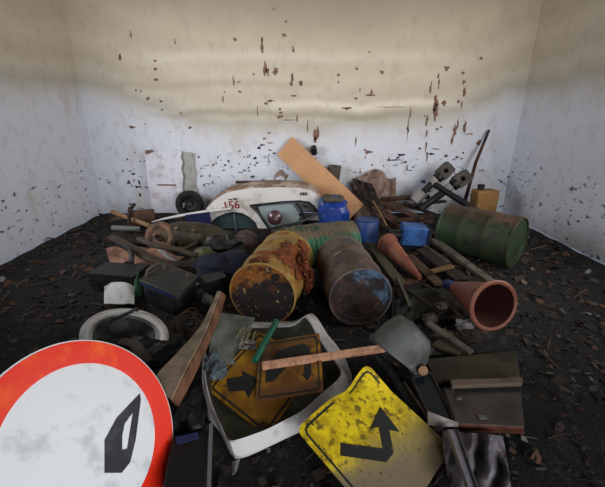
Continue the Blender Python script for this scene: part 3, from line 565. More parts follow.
# split brown plank, pale left side
def plank(pts, name, lab, split, mats):
    t = thing(name, lab, 'plank', tuple(F(pts[0][1], pts[0][2])))
    def row(k): 
        i = min(int(k), len(pts)-2); f = k-i; A_ = pts[i]; B_ = pts[i+1]; g = [a*(1-f)+c*f for a, c in zip(A_, B_)]; return g
    def f1(u, v): g = row(u*(len(pts)-1)); return F(g[0]+(g[1]-g[0])*v, g[2]+(g[3]-g[2])*v, g[4]+.015*v)
    def f2(u, v): g = row(u*(len(pts)-1)); s = g[5]; return F(g[1]+(s-g[1])*v, g[3]+(g[6]-g[3])*v, g[4]+.015-.10*v)
    ob('pale_face', MB().sheet(f1, 20, 5, .02), mats[0], t); ob('brown_face', MB().sheet(f2, 20, 5, .02), mats[1], t)
# rows: left px, ridge px, left py, ridge py, z, right px, right py
plank([(218, 221, 292, 292, .34, 225, 296), (210, 214, 310, 311, .34, 219, 316), (202, 208, 326, 327, .34, 212, 334), (188, 199, 343, 346, .33, 205, 350), (174, 189, 358, 364, .31, 197, 368), (160, 180, 372, 382, .29, 187, 388), (152, 172, 386, 400, .26, 177, 406)],
      'split_plank', 'long split brown plank with a pale side sloping beside the white tub', None, (M('pale_plank_face', (168, 150, 128), .85, 0, [((128, 112, 92), 6, .52, .12), ((88, 74, 60), 20, .66, .04)], (25, .3), dim=.8), M('warm_brown_wood', (150, 104, 76), .8, 0, [((112, 76, 54), 6, .52, .1), ((170, 142, 114), 24, .68, .04)], (22, .3), dim=.7)))
# ---- drums
def drum(name, lab, c0, c1, r, bodym, headm, bung=None, ribs=(.33, .66), closed=True, head_in=.018):
    a, e = V(c0), V(c1); ax = (e-a).normalized(); Ln = (e-a).length
    t = thing(name, lab, 'drum', (a.x, a.y, 0))
    pr = [(r-.004, 0), (r+.008, .004), (r+.008, .022), (r, .03)]
    for k in ribs: pr += [(r, Ln*k-.025), (r+.012, Ln*k-.008), (r+.012, Ln*k+.008), (r, Ln*k+.025)]
    pr += [(r, Ln-.03), (r+.008, Ln-.022), (r+.008, Ln-.004), (r-.004, Ln)]
    mb = MB().lathe(pr, a, ax, 44, cap0=False, cap1=False); 
    ob('drum_shell', mb, bodym, t)
    # heads have their own frame so that stains sit on the disc
    for s_, nm in ((a, 'drum_head'), (e, 'drum_head')):
        d = ax if s_ is a else -ax
        z_ = -d; x_ = V((0, 0, 1)).cross(z_).normalized(); y_ = z_.cross(x_)
        m_ = MB().lathe([(r-.004, 0), (r-.012, -.001), (r-.016, -head_in), (r*.8, -head_in+.002), (r*.78, -head_in-.004), (r*.3, -head_in-.004), (.001, -head_in-.003)], (0, 0, 0), (0, 0, 1), 44, cap0=False)
        me = bpy.data.meshes.new(nm); me.from_pydata([(v.x, v.z, v.y) for v in m_.v], [], [f[::-1] for f in m_.f]); me.materials.append(headm if s_ is a else bodym); me.shade_smooth(); me.set_sharp_from_angle(angle=rad(35))
        o = bpy.data.objects.new(nm, me); COL.objects.link(o); o.parent = t; ORG[o.name] = V((0, 0, 0))
        Mx = Matrix((x_, z_, y_)).transposed().to_4x4(); Mx.translation = s_ - ORG[t.name]; o.matrix_local = Mx   # local z = up on the disc, local y = out
    if bung:
        z_ = -ax; x_ = V((0, 0, 1)).cross(z_).normalized(); y_ = z_.cross(x_)
        q = a + x_*bung[0] + y_*bung[1] - z_*head_in
        ob('bung', MB().lathe([(.034, 0), (.034, .014), (.026, .014), (.024, .004), (.001, .004)], q, z_, 18), m_darkrust, t)
    return t
YA = F(262, 295, .295); YB = V((-.17, YA.y+.86, .30))
yd_ = drum('yellow_drum', 'rusty yellow oil drum lying on its side with a burnt dark head', YA, YB, .285, m_yel, m_burn, (.12, .17))
GA = F(361, 298, .275); GB = V((GA.x-.085, GA.y+.84, .275))
gd_ = drum('grey_drum', 'rusty grey drum lying on its side with blue paint on its head', GA, GB, .265, m_gdrum, m_gend)
dx = (GB-GA).normalized(); sd = dx.cross(V((0, 0, 1)))
sc = GA+dx*.42+(V((0, 0, 1))*.9-sd*.44).normalized()*.269
b = MB().beam(sc-dx*.03-sd*.05, sc+dx*.03+sd*.03+V((0, 0, .012)), .01, .004, (V((0, 0, 1))*.9-sd*.44)); ob('pale_scratch', b, m_paper, gd_)
# green ribbed drum lying crosswise
TA, TB = P(288, 241, 3.98), P(352, 238, 4.22); TA.z = TB.z = .255
drum('ribbed_drum', 'dusty green ribbed drum lying crosswise behind the yellow drum', TA+V((-.02, -.05, 0)), TB, .245, m_teal, m_pink, None, [k/14 for k in range(2, 13)])
RA, RB = P(447, 228, 4.65), P(515, 258, 3.98); RA.z = RB.z = .31
drum('dark_green_drum', 'large dark green drum lying at the right edge behind the grey timber', RA, RB, .30, m_green, m_green, None, (.33, .66))
# flaking rust clump on the yellow drum
dy = (YB-YA).normalized(); sx_ = dy.cross(V((0, 0, 1)))
q = YA + dy*.36 + sx_*.27 + V((0, 0, .10))
one('rusty_clump', 'clump of flaking orange rusty scrap against the right side of the yellow drum', 'scrap', MB().blob(q+V((.0, .06, .02)), (.06, .15, .10), .7, 5, seed=11, nu=36, nv=24).blob(q+V((.05, .08, -.12)), (.06, .14, .11), .7, 5, seed=12, nu=36, nv=24), m_orust)
def flake(a0_, a1_, l0, l1, sd):
    def fn(u, v):
        a_ = rad(a0_+(a1_-a0_)*u) ; l_ = l0+(l1-l0)*v
        a_ += .25*noise.noise(V((v*6, u*2, sd)))*(abs(u-.5)*2)**2; l_ += .09*noise.noise(V((u*7, v*2, sd+5)))*(abs(v-.5)*2)**2
        r_ = .297+.012*noise.noise(V((u*9, v*9, sd)))
        return YA + dy*l_ + (V((0, 0, 1))*cos(a_)+sx_*sin(a_))*r_
    return MB().sheet(fn, 22, 22, .006)
for i_, a_ in enumerate(((12, 78, .16, .58), (-22, 8, .03, .12), (40, 62, .60, .78))): ob('rust_flake', flake(*a_, i_*3.), m_orust, yd_, label='flaking orange rust patch')
# ---- blue things
q = P(334, 212, 5.25)
t = thing('blue_jug', 'dented glossy blue plastic jug at the lower end of the tan board', 'jug', (q.x, q.y, 0))
ob('jug_body', MB().blob((q.x, q.y, .27), (.215, .17, .27), .4, 2.4, sq=.6, seed=2, nu=14, nv=9), m_bluejug, t, sharp=25)
ob('jug_lid', MB().blob((q.x-.02, q.y, .55), (.17, .13, .045), .2, 3, sq=.6, seed=8), m_greydust, t)
ob('jug_side', MB().blob((q.x-.19, q.y-.02, .38), (.06, .1, .19), .2, 3, seed=9), M('pale_blue_plastic', (96, 120, 160), .4, 0, [((60, 84, 140), 5, .55, .1)]), t)
q = P(366, 240, 4.72); t = thing('dark_blue_can', 'dark blue can standing right of the ribbed green drum', 'can', (q.x, q.y, 0))
ob('can_body', MB().lathe([(.14, 0), (.155, .02), (.155, .36), (.145, .375)], (q.x, q.y, 0), (0.0, 0, 1), 28), m_blue2, t)
ob('can_lid', MB().lathe([(.145, .372), (.15, .385), (.14, .39), (.12, .38), (.001, .38)], (q.x, q.y, 0), (0, 0, 1), 28), m_blue2, t)
q = P(412, 244, 4.62); t = thing('light_blue_tin', 'light blue square tin lying beyond the orange cone', 'tin', (q.x, q.y, 0))
R = Matrix.Rotation(-.1, 3, 'Z') @ Matrix.Rotation(rad(3), 3, 'Y')
ob('tin_body', MB().box((q.x, q.y, .20), (.33, .26, .27), R), m_blue, t, .025)
ob('tin_end', MB().box(V((q.x, q.y, .20))+R @ V((.19, 0, 0)), (.05, .25, .25), R), m_navy, t, .012)
ob('tin_spout', MB().tube([V((q.x, q.y, .2))+R @ V((-.16, 0, -.02)), V((q.x, q.y, .2))+R @ V((-.32, .0, -.03))], [.075, .06], 12), m_black, t)
ob('tin_cradle', MB().box((q.x, q.y, .03), (.32, .2, .06)), m_black, t)
# ---- cones
a = P(387, 243, 4.35); a.z = .17; e = F(420, 278, .045); d = (e-a)
t = thing('orange_cone', 'faded orange traffic cone lying with its tip towards the right, above the grey drum', 'traffic cone', (a.x, a.y, 0)); Ln = d.length
ob('cone_body', MB().lathe([(.128, .0), (.132, .02), (.12, .035), (.05, Ln*.8), (.032, Ln-.02), (.026, Ln), (.001, Ln)], a, d, 26, cap0=False), m_cone, t)
ob('cone_inside', MB().lathe([(.12, .006), (.05, Ln*.6), (.001, Ln*.6)], a, d, 24, cap0=False), m_conein, t)
ob('cone_rim', MB().lathe([(.122, -.012), (.138, -.008), (.138, .022), (.124, .026), (.122, -.012)], a, d, 26, cap0=False, cap1=False), m_cone, t)
a = F(494, 306, .26); e = F(447, 284, .14); d = (e-a); Ln = d.length
a2 = a
t = thing('orange_cone', 'orange traffic cone with a blue tip and round open base, at the right edge', 'traffic cone', (a.x, a.y, 0))
ob('cone_body', MB().lathe([(.205, 0), (.215, .015), (.2, .04), (.185, .06), (.095, Ln*.62), (.06, Ln*.8)], a, d, 30, cap0=False), m_cone, t)
ob('cone_inside', MB().lathe([(.185, .004), (.12, Ln*.4), (.06, Ln*.7), (.001, Ln*.7)], a, d, 26, cap0=False), m_conein, t)
ob('cone_base', MB().lathe([(.185, -.004), (.205, -.01), (.22, .0), (.218, .02), (.185, .03), (.185, -.004)], a, d, 30, cap0=False, cap1=False), m_cone, t)
ob('blue_tip', MB().lathe([(.062, Ln*.78), (.058, Ln*.8), (.05, Ln), (.04, Ln+.02), (.001, Ln+.02)], a, d, 20), m_blue2, t)
# ---- timbers and scrap right
one('grey_timber', 'long grey timber sloping in front of the dark green drum', 'timber', MB().beam(P(433, 238, 4.5)+V((0, 0, -.02)), P(506, 293, 3.42), .09, .05, (0, -.4, 1)).wob(.008, 4), m_greywood, .005)
SC = [
 (F(366, 238, .10), F(400, 283, .06), .12, .03, m_olive, 'olive_plank', 'olive plank lying between the grey drum and the orange cone', 'plank'),
 (F(352, 234, .10), F(388, 268, .05), .06, .04, m_darkrust, 'dark_iron_bar', 'dark iron bar lying along the right side of the grey drum', 'metal bar'),
 (F(408, 255, .06), F(440, 285, .04), .13, .025, m_oldwood, 'brown_plank', 'brown plank lying right of the orange cone with the far tip', 'plank'),
 (F(396, 279, .05), F(444, 273, .05), .10, .03, m_rust, 'rusty_bar', 'rusty bar lying across the tip of the far orange cone', 'metal bar'),
 (F(422, 246, .10), F(445, 262, .07), .04, .03, m_greydust, 'grey_rod', 'short grey rod below the light blue tin', 'rod'),
 (F(430, 276, .08), F(452, 270, .08), .06, .03, M('tan_scrap', (134, 104, 62), .8), 'tan_offcut', 'tan offcut lying behind the blue tip of the right cone', 'offcut'),
 (F(426, 329, .05), F(470, 360, .04), .06, .022, m_greywood, 'grey_batten', 'grey batten lying right of the dented grey tub', 'batten'),
 (F(452, 316, .04), F(486, 334, .04), .05, .02, m_oldwood, 'brown_batten', 'brown batten lying below the blue tipped cone', 'batten'),
 (F(400, 288, .03), F(440, 318, .03), .03, .02, m_darkrust, 'thin_iron_bar', 'thin dark iron bar on the bare dirt right of the grey drum', 'metal bar'),
 (F(397, 284, .03), F(409, 312, .04), .03, .03, m_greywood, 'thin_grey_lath', 'thin grey lath beside the head of the grey drum', 'lath'),
 (F(436, 342, .03), F(462, 352, .05), .12, .02, m_olive, 'brown_scrap_board', 'brown scrap of board on the floor below the grey batten', 'board'),
 (F(418, 366, .05), F(432, 349, .10), .03, .03, m_oldwood, 'short_brown_stick', 'short brown stick between the grey tub and the dark glass panel', 'stick'),
 (F(440, 300, .03), F(462, 322, .03), .035, .02, m_greydust, 'grey_strip', 'narrow grey strip lying left of the blue tipped cone', 'metal strip'),
]
for a, e, w_, h_, m, nm, lab, cat in SC: one(nm, lab, cat, MB().beam(a, e, w_, h_).wob(.008, 7), m, .004)
mb = MB()
one('dark_matting', 'dark olive matting spread on the floor behind the grey batten', 'matting', MB().sheet(lambda u, v: F(396+60*u+10*v, 288+30*v, .03)+V((0, 0, .03*noise.noise(V((u*7, v*5, 2))))), 26, 16, .012), M('dark_matting', (52, 50, 40), .9, 0, [((36, 34, 30), 7, .5, .12), ((78, 72, 60), 14, .66, .05)], (20, .6)))
for k, (px, py, s_, m, lab) in enumerate([(430, 318, .05, m_greydust, 'grey crumpled scrap lying above the grey batten'), (441, 312, .045, m_greydust, 'grey crumpled scrap nearest to the blue tipped cone'), (466, 325, .06, m_paper, 'pale crumpled scrap below the open mouth of the right cone'),
        (470, 343, .06, m_darkrust, 'dark rusty lump at the right edge below the cone'), (444, 336, .06, m_oldwood, 'brown flat lump right of the dented grey tub'), (428, 236, .06, m_darkrust, 'dark rusty lump at the right end of the light blue tin')]):
    one('crumpled_scrap', lab, 'scrap', MB().blob(F(px, py, .04), (s_*1.4, s_, s_*.7), .6, 3, seed=30+k), m)
# ---- dented grey tub
q = F(384, 361, .12); e = F(409, 322, .25)
d = V((e.x-q.x, e.y-q.y, .04)); 
q = F(394, 357, .18); d = V((.66, .36, .64)).normalized()
t = thing('grey_tub', 'dented grey plastic tub lying on its side right of the stick end', 'tub', (q.x, q.y, 0))
mb = MB().lathe([(.185, -.01), (.2, -.005), (.2, .02), (.19, .03), (.175, .14), (.15, .22), (.12, .255), (.05, .27), (.001, .272)], q, d, 34, cap0=False).wob(.035, 4); ob('tub_shell', mb, m_greytub, t, sharp=50)
ob('tub_inside', MB().lathe([(.185, .02), (.165, .13), (.1, .22), (.001, .23)], q, d, 34, cap0=False).wob(.035, 4), m_greytub, t)
# ---- white tub with signs in it
tub_top = [(214, 313, .24), (207, 345, .22), (205, 378, .2), (210, 400, .17), (221, 425, .14), (230, 441, .13), (262, 431, .13), (297, 414, .14), (322, 394, .15), (341, 374, .17), (333, 357, .19), (325, 345, .2), (317, 332, .22), (306, 316, .22), (290, 325, .07), (242, 325, .07)]
tub_out = [(211, 316), (204, 346), (202, 380), (207, 402), (220, 430), (235, 457), (268, 445), (301, 430), (330, 408), (353, 385), (347, 362), (337, 346), (327, 333), (312, 313), (293, 321), (240, 321)]
TT = [F(a, b_, c_) for a, b_, c_ in tub_top]; TO = [F(a, b_, .02 if 3 < k_ < 10 else .12 if k_ < 14 else .03) for k_, (a, b_) in enumerate(tub_out)]
cen = sum(TT, V())/len(TT)
t = thing('white_tub', 'large broken white plastic tub holding two amber road signs', 'tub', (cen.x, cen.y, 0))
def band(mb, A_, B_):
    n = len(A_); mb.add(list(A_)+list(B_), [(i, (i+1) % n, n+(i+1) % n, n+i) for i in range(n)]); return mb
def dens(Lp, n=5):
    out = []; m_ = len(Lp)
    for i in range(m_):
        p0, p1, p2, p3 = Lp[i-1], Lp[i], Lp[(i+1) % m_], Lp[(i+2) % m_]
        for j in range(n):
            f = j/n; c_ = .5*((2*p1)+(p2-p0)*f+(2*p0-5*p1+4*p2-p3)*f*f+(3*p1-p0-3*p2+p3)*f**3); out.append(p1.lerp(p2, f).lerp(c_, .7))
    return out
TT, TO = dens(TT), dens(TO)
TF = [V((p.x, p.y, .005)) for p in TO]
def shr(Lp, k, z): return [V((cen.x+(p.x-cen.x)*k, cen.y+(p.y-cen.y)*k, z if z is not None else p.z)) for p in Lp]
mb = MB(); band(mb, TF, TO); ob('skirt', mb.wob(.008, 5), m_whiteplastic, t)
mb = MB(); band(mb, TO, TT); band(mb, TT, [p+V((0, 0, -.012)) for p in shr(TT, .985, None)]); ob('rim', mb.wob(.008, 5), M('scuffed_white_lip', (208, 206, 206), .5, 0, [((166, 158, 156), 6, .56, .08), ((90, 76, 68), 40, .72, .03)], dim=1), t)
A_ = [p+V((0, 0, -.012)) for p in shr(TT, .985, None)]; B_ = shr(TT, .90, .05); C_ = shr(TT, .84, .03)
mb = MB(); band(mb, A_, B_); band(mb, B_, C_); mb.add(C_, [tuple(range(len(C_)))]); ob('lining', mb.wob(.012, 5), m_tubin, t)
# signs in the tub
def arrow_part(poly, Mx, m, t, name='arrow', z=.0035): return ob(name, MB().curve(poly, [], .003, Mx @ Matrix.Translation((0, 0, z))), m, t)
def local(Mx, px, py):
    n = Mx.to_3x3() @ V((0, 0, 1)); o_ = Mx.translation; d_ = ray(px, py); X = CAM + d_*((o_-CAM).dot(n)/d_.dot(n)) - o_
    return (X.dot(Mx.to_3x3() @ V((1, 0, 0))), X.dot(Mx.to_3x3() @ V((0, 1, 0))))
def L_(Mx, pts): return [local(Mx, *p) for p in pts]
def ringpoly(w_, h_, r_, wd): return rrect(w_, h_, r_), [rrect(w_-2*wd, h_-2*wd, max(r_-wd, .004))]
kB = .93
MBm = frame(CAM+(V((-.0917, 2.0409, .1166))-CAM)*kB, (.9707, -.055, .2338), (-.0247, .9454, .3249))
nB = MBm.to_3x3() @ V((0, 0, 1))
# sign under: plane parallel, a little lower
o_ = MBm.translation - nB*.055
n_ = (nB + V((.12, -.05, 0))).normalized()
def onp(px, py): d_ = ray(px, py); return CAM + d_*((o_-CAM).dot(n_)/d_.dot(n_))
pl_, pt_ = onp(206.5, 389), onp(259, 331); sl = (pt_-pl_).length; ex = (pt_-pl_).normalized(); ey = n_.cross(ex)
MA = frame((pl_+pt_)/2 - ey*sl/2, ex, ey)
t = thing('amber_sign', 'dirty amber road sign lying in the white tub, underneath the other sign', 'road sign', tuple(MA.translation))
ob('sign_plate', MB().prism(rrect(sl, sl, .03), -.003, .001, MA), m_sign2, t)
o1, h1 = ringpoly(sl-.035, sl-.035, .03, .012); ob('border_line', MB().curve(o1, h1, .002, MA @ Matrix.Translation((0, 0, .002))), m_signdark, t)
arrow_part(L_(MA, [(226.6, 379.5), (243, 376.6), (242, 371), (258, 379), (249, 399), (244.5, 391), (228.5, 391.5)]), MA, m_signdark, t)
ww = .42
t = thing('amber_sign', 'rusty amber road sign with a black curved arrow, lying uppermost in the white tub', 'road sign', tuple(MBm.translation))
ob('sign_plate', MB().prism(rrect(ww, ww, .012), -.003, .001, MBm), m_sign3, t)
o1, h1 = ringpoly(ww-.035, ww-.035, .02, .009); ob('border_line', MB().curve(o1, h1, .002, MBm @ Matrix.Translation((0, 0, .002))), m_signdark, t)
arrow_part(L_(MBm, [(266, 372), (275, 356), (277.5, 352), (290, 347.5), (303, 344), (309, 346.5), (311.3, 355), (311.4, 372), (312.5, 372.5), (307.5, 381), (301.5, 374.5), (304.3, 374), (304.5, 360), (303.5, 354.5), (299, 354), (293, 357), (286, 368), (274, 381), (266, 383)]), MBm, m_signdark, t)
# stick
sa = F(262, 366, .27); sb = F(385.5, 348, .30)
one('wooden_stick', 'pale square wooden stick lying across the white tub', 'stick', MB().beam(sa, sb, .042, .034, (0, -.3, 1)), M('reddish_wood_stick', (190, 142, 112), .7, 0, [((156, 112, 86), 5, .52, .1, (4, 4, 1))], (30, .1), dim=1), .003)
one('green_tube', 'teal green tube leaning into the white tub from the yellow drum', 'tube', MB().tube([F(276.5, 321, .34), F(254.5, 361, .27)], .022, 12), m_tealpipe)
# rag and paper in the tub
def frag(u, v):
    a = F(216+2*u, 312, .30); px = 215-8*v + (40-12*v)*u; py = 312+52*v+6*u*(1-v)
    return F(px, py, .27-.05*v-.06*u+.014*noise.noise(V((u*3, v*3, 4))))
one('grey_sheet', 'dusty pale grey plastic sheet lining the back of the white tub', 'plastic sheet', MB().sheet(frag, 20, 20, .006), M('pale_grey_film', (146, 154, 148), .6, 0, [((116, 122, 112), 5, .54, .1)], (12, .4)))
one('blue_rag', 'pale blue rag bunched at the left end of the white tub', 'rag', MB().blob(F(218, 371, .235), (.055, .06, .045), .5, 3.2, seed=21).blob(F(212, 360, .235), (.045, .09, .04), .5, 3, seed=22), m_bluecloth)
def fpp(u, v): return F(241+16*u-2*v, 338+10*v+3*u, .27+.03*noise.noise(V((u*4, v*5, 1)))-.02*v*u)
one('torn_paper', 'torn white paper scrap beside the green tube', 'paper', MB().sheet(fpp, 10, 8, .004), m_paper)
mb = MB()
for k in range(16):
    px = random.uniform(240, 258); py = random.uniform(324, 336); mb.tube([F(px, py, .30), F(px-4+random.uniform(-2, 2), py+9, .28)], .0035, 5)
o = one('straw_wisps', 'wisps of pale straw below the burnt head of the yellow drum', 'straw', mb, m_straw); o['kind'] = 'stuff'
# ---- big yellow sign
MS = frame((.3803, 1.4104, .1614), (.6842, -.6401, -.3495), (.697, .715, .055)); s = .6
t = thing('yellow_sign', 'large grubby yellow diamond road sign with a black bent arrow', 'road sign', tuple(MS.translation))
bend = lambda v: v
def plate(poly, z0_, z1_):
    mb = MB().prism(poly, z0_, z1_); return mb
outl = rrect(s, s, .042, 6)
def grid_plate():
    mb = MB(); N_ = 30
    def bnd(x): return s/2
    out = []
    def fn(u, v):
        x, y = (u-.5)*s, (v-.5)*s
        # squeeze the corners round
        r_ = .042; ax_, ay_ = abs(x)-(s/2-r_), abs(y)-(s/2-r_)
        if ax_ > 0 and ay_ > 0:
            m_ = max(ax_, ay_); l_ = math.hypot(ax_, ay_); k_ = m_/l_ if l_ else 1
            x = math.copysign(s/2-r_+ax_*k_, x); y = math.copysign(s/2-r_+ay_*k_, y)
        return fold(x, y, 0)
    return mb.sheet(fn, N_, N_, .004)
def fold(x, y, z):                      # the upper corner is bent up, with a dent in the upper left edge
    d_ = max(0, (y-x)-.40); z += d_*.2
    e_ = math.exp(-((x+.29)/.05)**2-((y-.10)/.09)**2); z -= .02*e_; x += .022*e_
    return V((x, y, z))
g = grid_plate(); g.v = [MS @ v for v in g.v]
# plate materials read the sign's own axes
me = bpy.data.meshes.new('sign_plate'); Mi = MS.inverted(); me.from_pydata([Mi @ v for v in g.v], [], g.f); me.materials.append(m_sign); me.shade_smooth(); me.set_sharp_from_angle(angle=rad(30))
sp = bpy.data.objects.new('sign_plate', me); COL.objects.link(sp); sp.parent = t; sp.matrix_local = Matrix.Translation(-ORG[t.name]) @ MS; ORG[sp.name] = ORG[t.name]
arr = [(-.0881, .1633), (.0628, .1321), (.0209, .095), (.1026, .0138), (.1022, -.0544), (-.0676, -.2137), (-.1067, -.1679), (.0548, -.0149), (-.0261, .0604), (-.051, .0156)]
ob('bent_arrow', MB().curve(arr, [], .003, MS @ Matrix.Translation((0, 0, .0045))), m_signdark, t)
def line(pts, w_):
    mb = MB()
    D = []
    for a, e in zip(pts, pts[1:]):
        for k in range(8): D.append((a[0]+(e[0]-a[0])*k/8, a[1]+(e[1]-a[1])*k/8))
    D.append(pts[-1]); vs = []
    for i, p in enumerate(D):
        a, e = V(D[max(i-1, 0)]), V(D[min(i+1, len(D)-1)]); d_ = (e-a).normalized(); nn = V((-d_.y, d_.x))*w_/2
        for sg in (1, -1): vs.append(MS @ fold(p[0]+nn.x*sg, p[1]+nn.y*sg, .0045))
    return mb.add(vs, [(2*i, 2*i+1, 2*i+3, 2*i+2) for i in range(len(D)-1)])
in_ = .027; hh = s/2-in_
ob('border_line', line([(-hh, -.03), (-hh, -hh+.03), (-hh+.008, -hh+.01), (-hh+.03, -hh), (-.02, -hh), (.2, -hh)], .011), m_signdark, t)
ob('border_line', line([(-hh, .09), (-hh, hh-.03), (-hh+.008, hh-.01), (-hh+.03, hh), (-hh+.10, hh)], .011), m_signdark, t)
for x_, y_ in ((-.262, -.215), (.25, .25)): ob('bolt_hole', MB().lathe([(.006, 0), (.006, .002), (.001, .002)], MS @ V((x_, y_, .004)), MS.to_3x3() @ V((0, 0, 1)), 10), m_signdark, t)
# ---- round sign with red rim
ctr = V((-.922, 1.158, .425)); nn = V((.809, -.237, .539)).normalized(); rr = .444
yy = (V((0, 0, 1)) - nn*nn.z).normalized(); xx = yy.cross(nn); MR = frame(ctr, xx, yy)
t = thing('round_sign', 'round white road sign with a broad red reflective rim, at lower left', 'road sign', (ctr.x, ctr.y, 0))
ob('sign_plate', MB().lathe([(rr*.985, -.004), (rr, -.002), (rr, .002), (rr*.985, .003), (.001, .003)], ctr, nn, 72), m_white, t)
ob('red_rim', MB().lathe([(rr*.75, .0035), (rr*.985, .0035), (rr*.985, .0055), (rr*.75, .0055), (rr*.75, .0035)], ctr, nn, 72, cap0=False, cap1=False), m_red, t)
ob('sign_symbol', MB().curve(L_(MR, [(139.2, 393.5), (140.2, 400), (135, 440), (129.5, 462.5), (121, 473), (104, 473), (104, 440), (116, 418)]), [L_(MR, [(132.3, 412.5), (124, 424), (121.5, 436), (121.5, 450), (126.5, 449)][::-1])], .003, MR @ Matrix.Translation((0, 0, .0045))), m_signblack, t)
b = MB().beam(ctr-nn*.03+yy*(rr*.8), ctr-nn*.03-yy*(rr*.85), .05, .04, nn); ob('back_rail', b, m_signback, t)
b = MB().beam(ctr-nn*.05+yy*(rr*.5), V((ctr.x-nn.x*.75, ctr.y-nn.y*.6, 0)), .05, .05, (1, 0, .2)); ob('back_prop', b, m_oldwood, t)
# ---- bottom left black case
q = F(190, 462); t = thing('dark_case', 'black case with a blue label on the floor between the round sign and the tub', 'case', (q.x, q.y, 0))
a0, a1_, a2_, a3_ = F(172, 436, .2), F(206, 432, .2), F(206, 500, .2), F(160, 500, .2)
mb = MB(); up_ = V((0, 0, -.19)); mb.add([a0, a1_, a2_, a3_]+[p+up_ for p in (a0, a1_, a2_, a3_)], [(0, 3, 2, 1), (4, 5, 6, 7), (0, 1, 5, 4), (1, 2, 6, 5), (2, 3, 7, 6), (3, 0, 4, 7)])
ob('case_body', mb, M('black_case', (22, 23, 27), .7), t, .01)
mb = MB(); lb = [F(176, 437.5, .2), F(198, 432.5, .2), F(199, 439, .2), F(177, 445, .2)]; mb.add([p+V((0, 0, .001)) for p in lb]+[p+V((0, 0, .004)) for p in lb], [(0, 1, 2, 3)[::-1], (4, 5, 6, 7)[::-1], (0, 1, 5, 4), (1, 2, 6, 5), (2, 3, 7, 6), (3, 0, 4, 7)])
ob('label_sticker', mb, m_bluelab, t)
one('pale_lath', 'thin pale lath standing against the right side of the black case', 'lath', MB().beam(F(208, 424, .22), F(205, 492, .18), .018, .012), M('pale_bluish_lath', (150, 152, 164), .6))
def fch(u, v): return F(232+8*u*(1-v*.5), 462+13*v-3*u, .03+.02*v+.01*sin(u*3))
one('white_chip', 'small torn white chip on the dark floor below the white tub', 'paper', MB().sheet(fch, 6, 6, .004), m_paper)
# ---- right bottom
def quad(mb, pts, th_, mi=0):
    a, b__, c, d__ = [V(p) for p in pts]; n_ = (b__-a).cross(d__-a).normalized(); 
    if n_.z < 0: n_ = -n_
    vs = [p+n_*th_*.5 for p in (a, b__, c, d__)]+[p-n_*th_*.5 for p in (a, b__, c, d__)]
    return mb.add(vs, [(0, 1, 2, 3), (7, 6, 5, 4), (0, 4, 5, 1), (1, 5, 6, 2), (2, 6, 7, 3), (3, 7, 4, 0)], mi)
g4 = [F(411, 379, .13), F(430, 374, .13), F(455, 422, .10), F(437, 434, .10)]
t = thing('glass_panel', 'dark teal glass panel in a thin metal frame right of the yellow sign', 'glass panel', tuple(F(433, 405)))
ob('pane', quad(MB(), g4, .012), m_glasspanel, t)
mb = MB()
for a, e in ((0, 3), (1, 2), (0, 1)): mb.beam(g4[a]+V((0, 0, .008)), g4[e]+V((0, 0, .008)), .012, .02)
ob('metal_frame', mb, m_case, t)
q = F(423, 370.5, .20)
t = thing('round_wooden_peg', 'wooden peg with a round pale end above the dark glass panel', 'peg', (q.x, q.y, 0)); dd = V((.05, .8, -.35)).normalized()
ob('peg_shaft', MB().lathe([(.032, .0), (.032, .3)], q, dd, 18), m_oldwood, t); ob('peg_end', MB().lathe([(.032, -.001), (.03, -.006), (.001, -.008)], q, dd, 18, cap0=False), m_wood, t)
t = thing('metal_casing', 'dull grey brown metal casing with a reddish front edge at the right edge', 'casing', tuple(F(470, 410)))
g5 = [F(444, 390, .16), F(520, 388, .16), F(524, 428, .12), F(456, 424.5, .12)]
ob('casing_top', quad(MB(), g5, .02), m_case, t, .004)
ob('front_edge', quad(MB(), [F(456, 424.5, .125), F(524, 428, .125), F(524, 433, .03), F(458, 430, .03)], .012), m_reddish, t)
ob('side_wall', quad(MB(), [g5[0], g5[3], g5[3]+V((0, 0, -.11)), g5[0]+V((0, 0, -.15))], .01), m_case, t)
ob('back_wall', quad(MB(), [g5[0]+V((0, .015, 0)), g5[1]+V((0, .015, 0)), g5[1]+V((0, .01, -.15)), g5[0]+V((0, .01, -.15))], .01), m_case, t)
ob('slot', quad(MB(), [F(457, 388.5, .172), F(522, 386.5, .172), F(522, 391, .172), F(457, 393, .172)], .004), m_black, t)
ob('ridge', quad(MB(), [F(450, 381, .19), F(522, 379, .19), F(522, 385, .185), F(452, 387.5, .185)], .03), M('beige_ridge', (136, 118, 100), .6, 0, [((104, 90, 78), 6, .54, .1)]), t, .004)
ob('catch', MB().box(F(459, 398.5, .172), (.03, .014, .012)), m_chrome, t)
ob('badge', MB().box(F(482.5, 417, .142), (.045, .03, .006)), m_greytub, t)
one('olive_board', 'olive painted board lying behind the metal casing at the right edge', 'board', quad(MB(), [F(424, 360, .08), F(516, 352, .08), F(520, 378, .14), F(436, 382, .14)], .02), m_olive, .004)
def fpl(u, v): return F(427+30*u, 417+12*u+14*v*(1-u*.75), .14-.05*v+.012*sin(u*5))
one('grey_triangle_sheet', 'pale grey triangular sheet between the yellow sign and the metal casing', 'sheet', MB().sheet(fpl, 12, 6, .005), M('pale_grey_sheet', (164, 158, 156), .6, 0, [((126, 118, 116), 6, .56, .1)], dim=.9))
def ffoil(u, v):
    px = 441+62*u + 10*v; py = 430+66*v+6*u; return F(px, py, .11+.055*sin(u*17+v*5+1.5*noise.noise(V((u*3, v*3, 0))))*(.5+.5*v)+.04*noise.noise(V((u*6, v*4, 5)))-.03*v)
one('plastic_film', 'crumpled silvery plastic film at the lower right corner', 'plastic film', MB().sheet(ffoil, 44, 30, .003), m_foil)
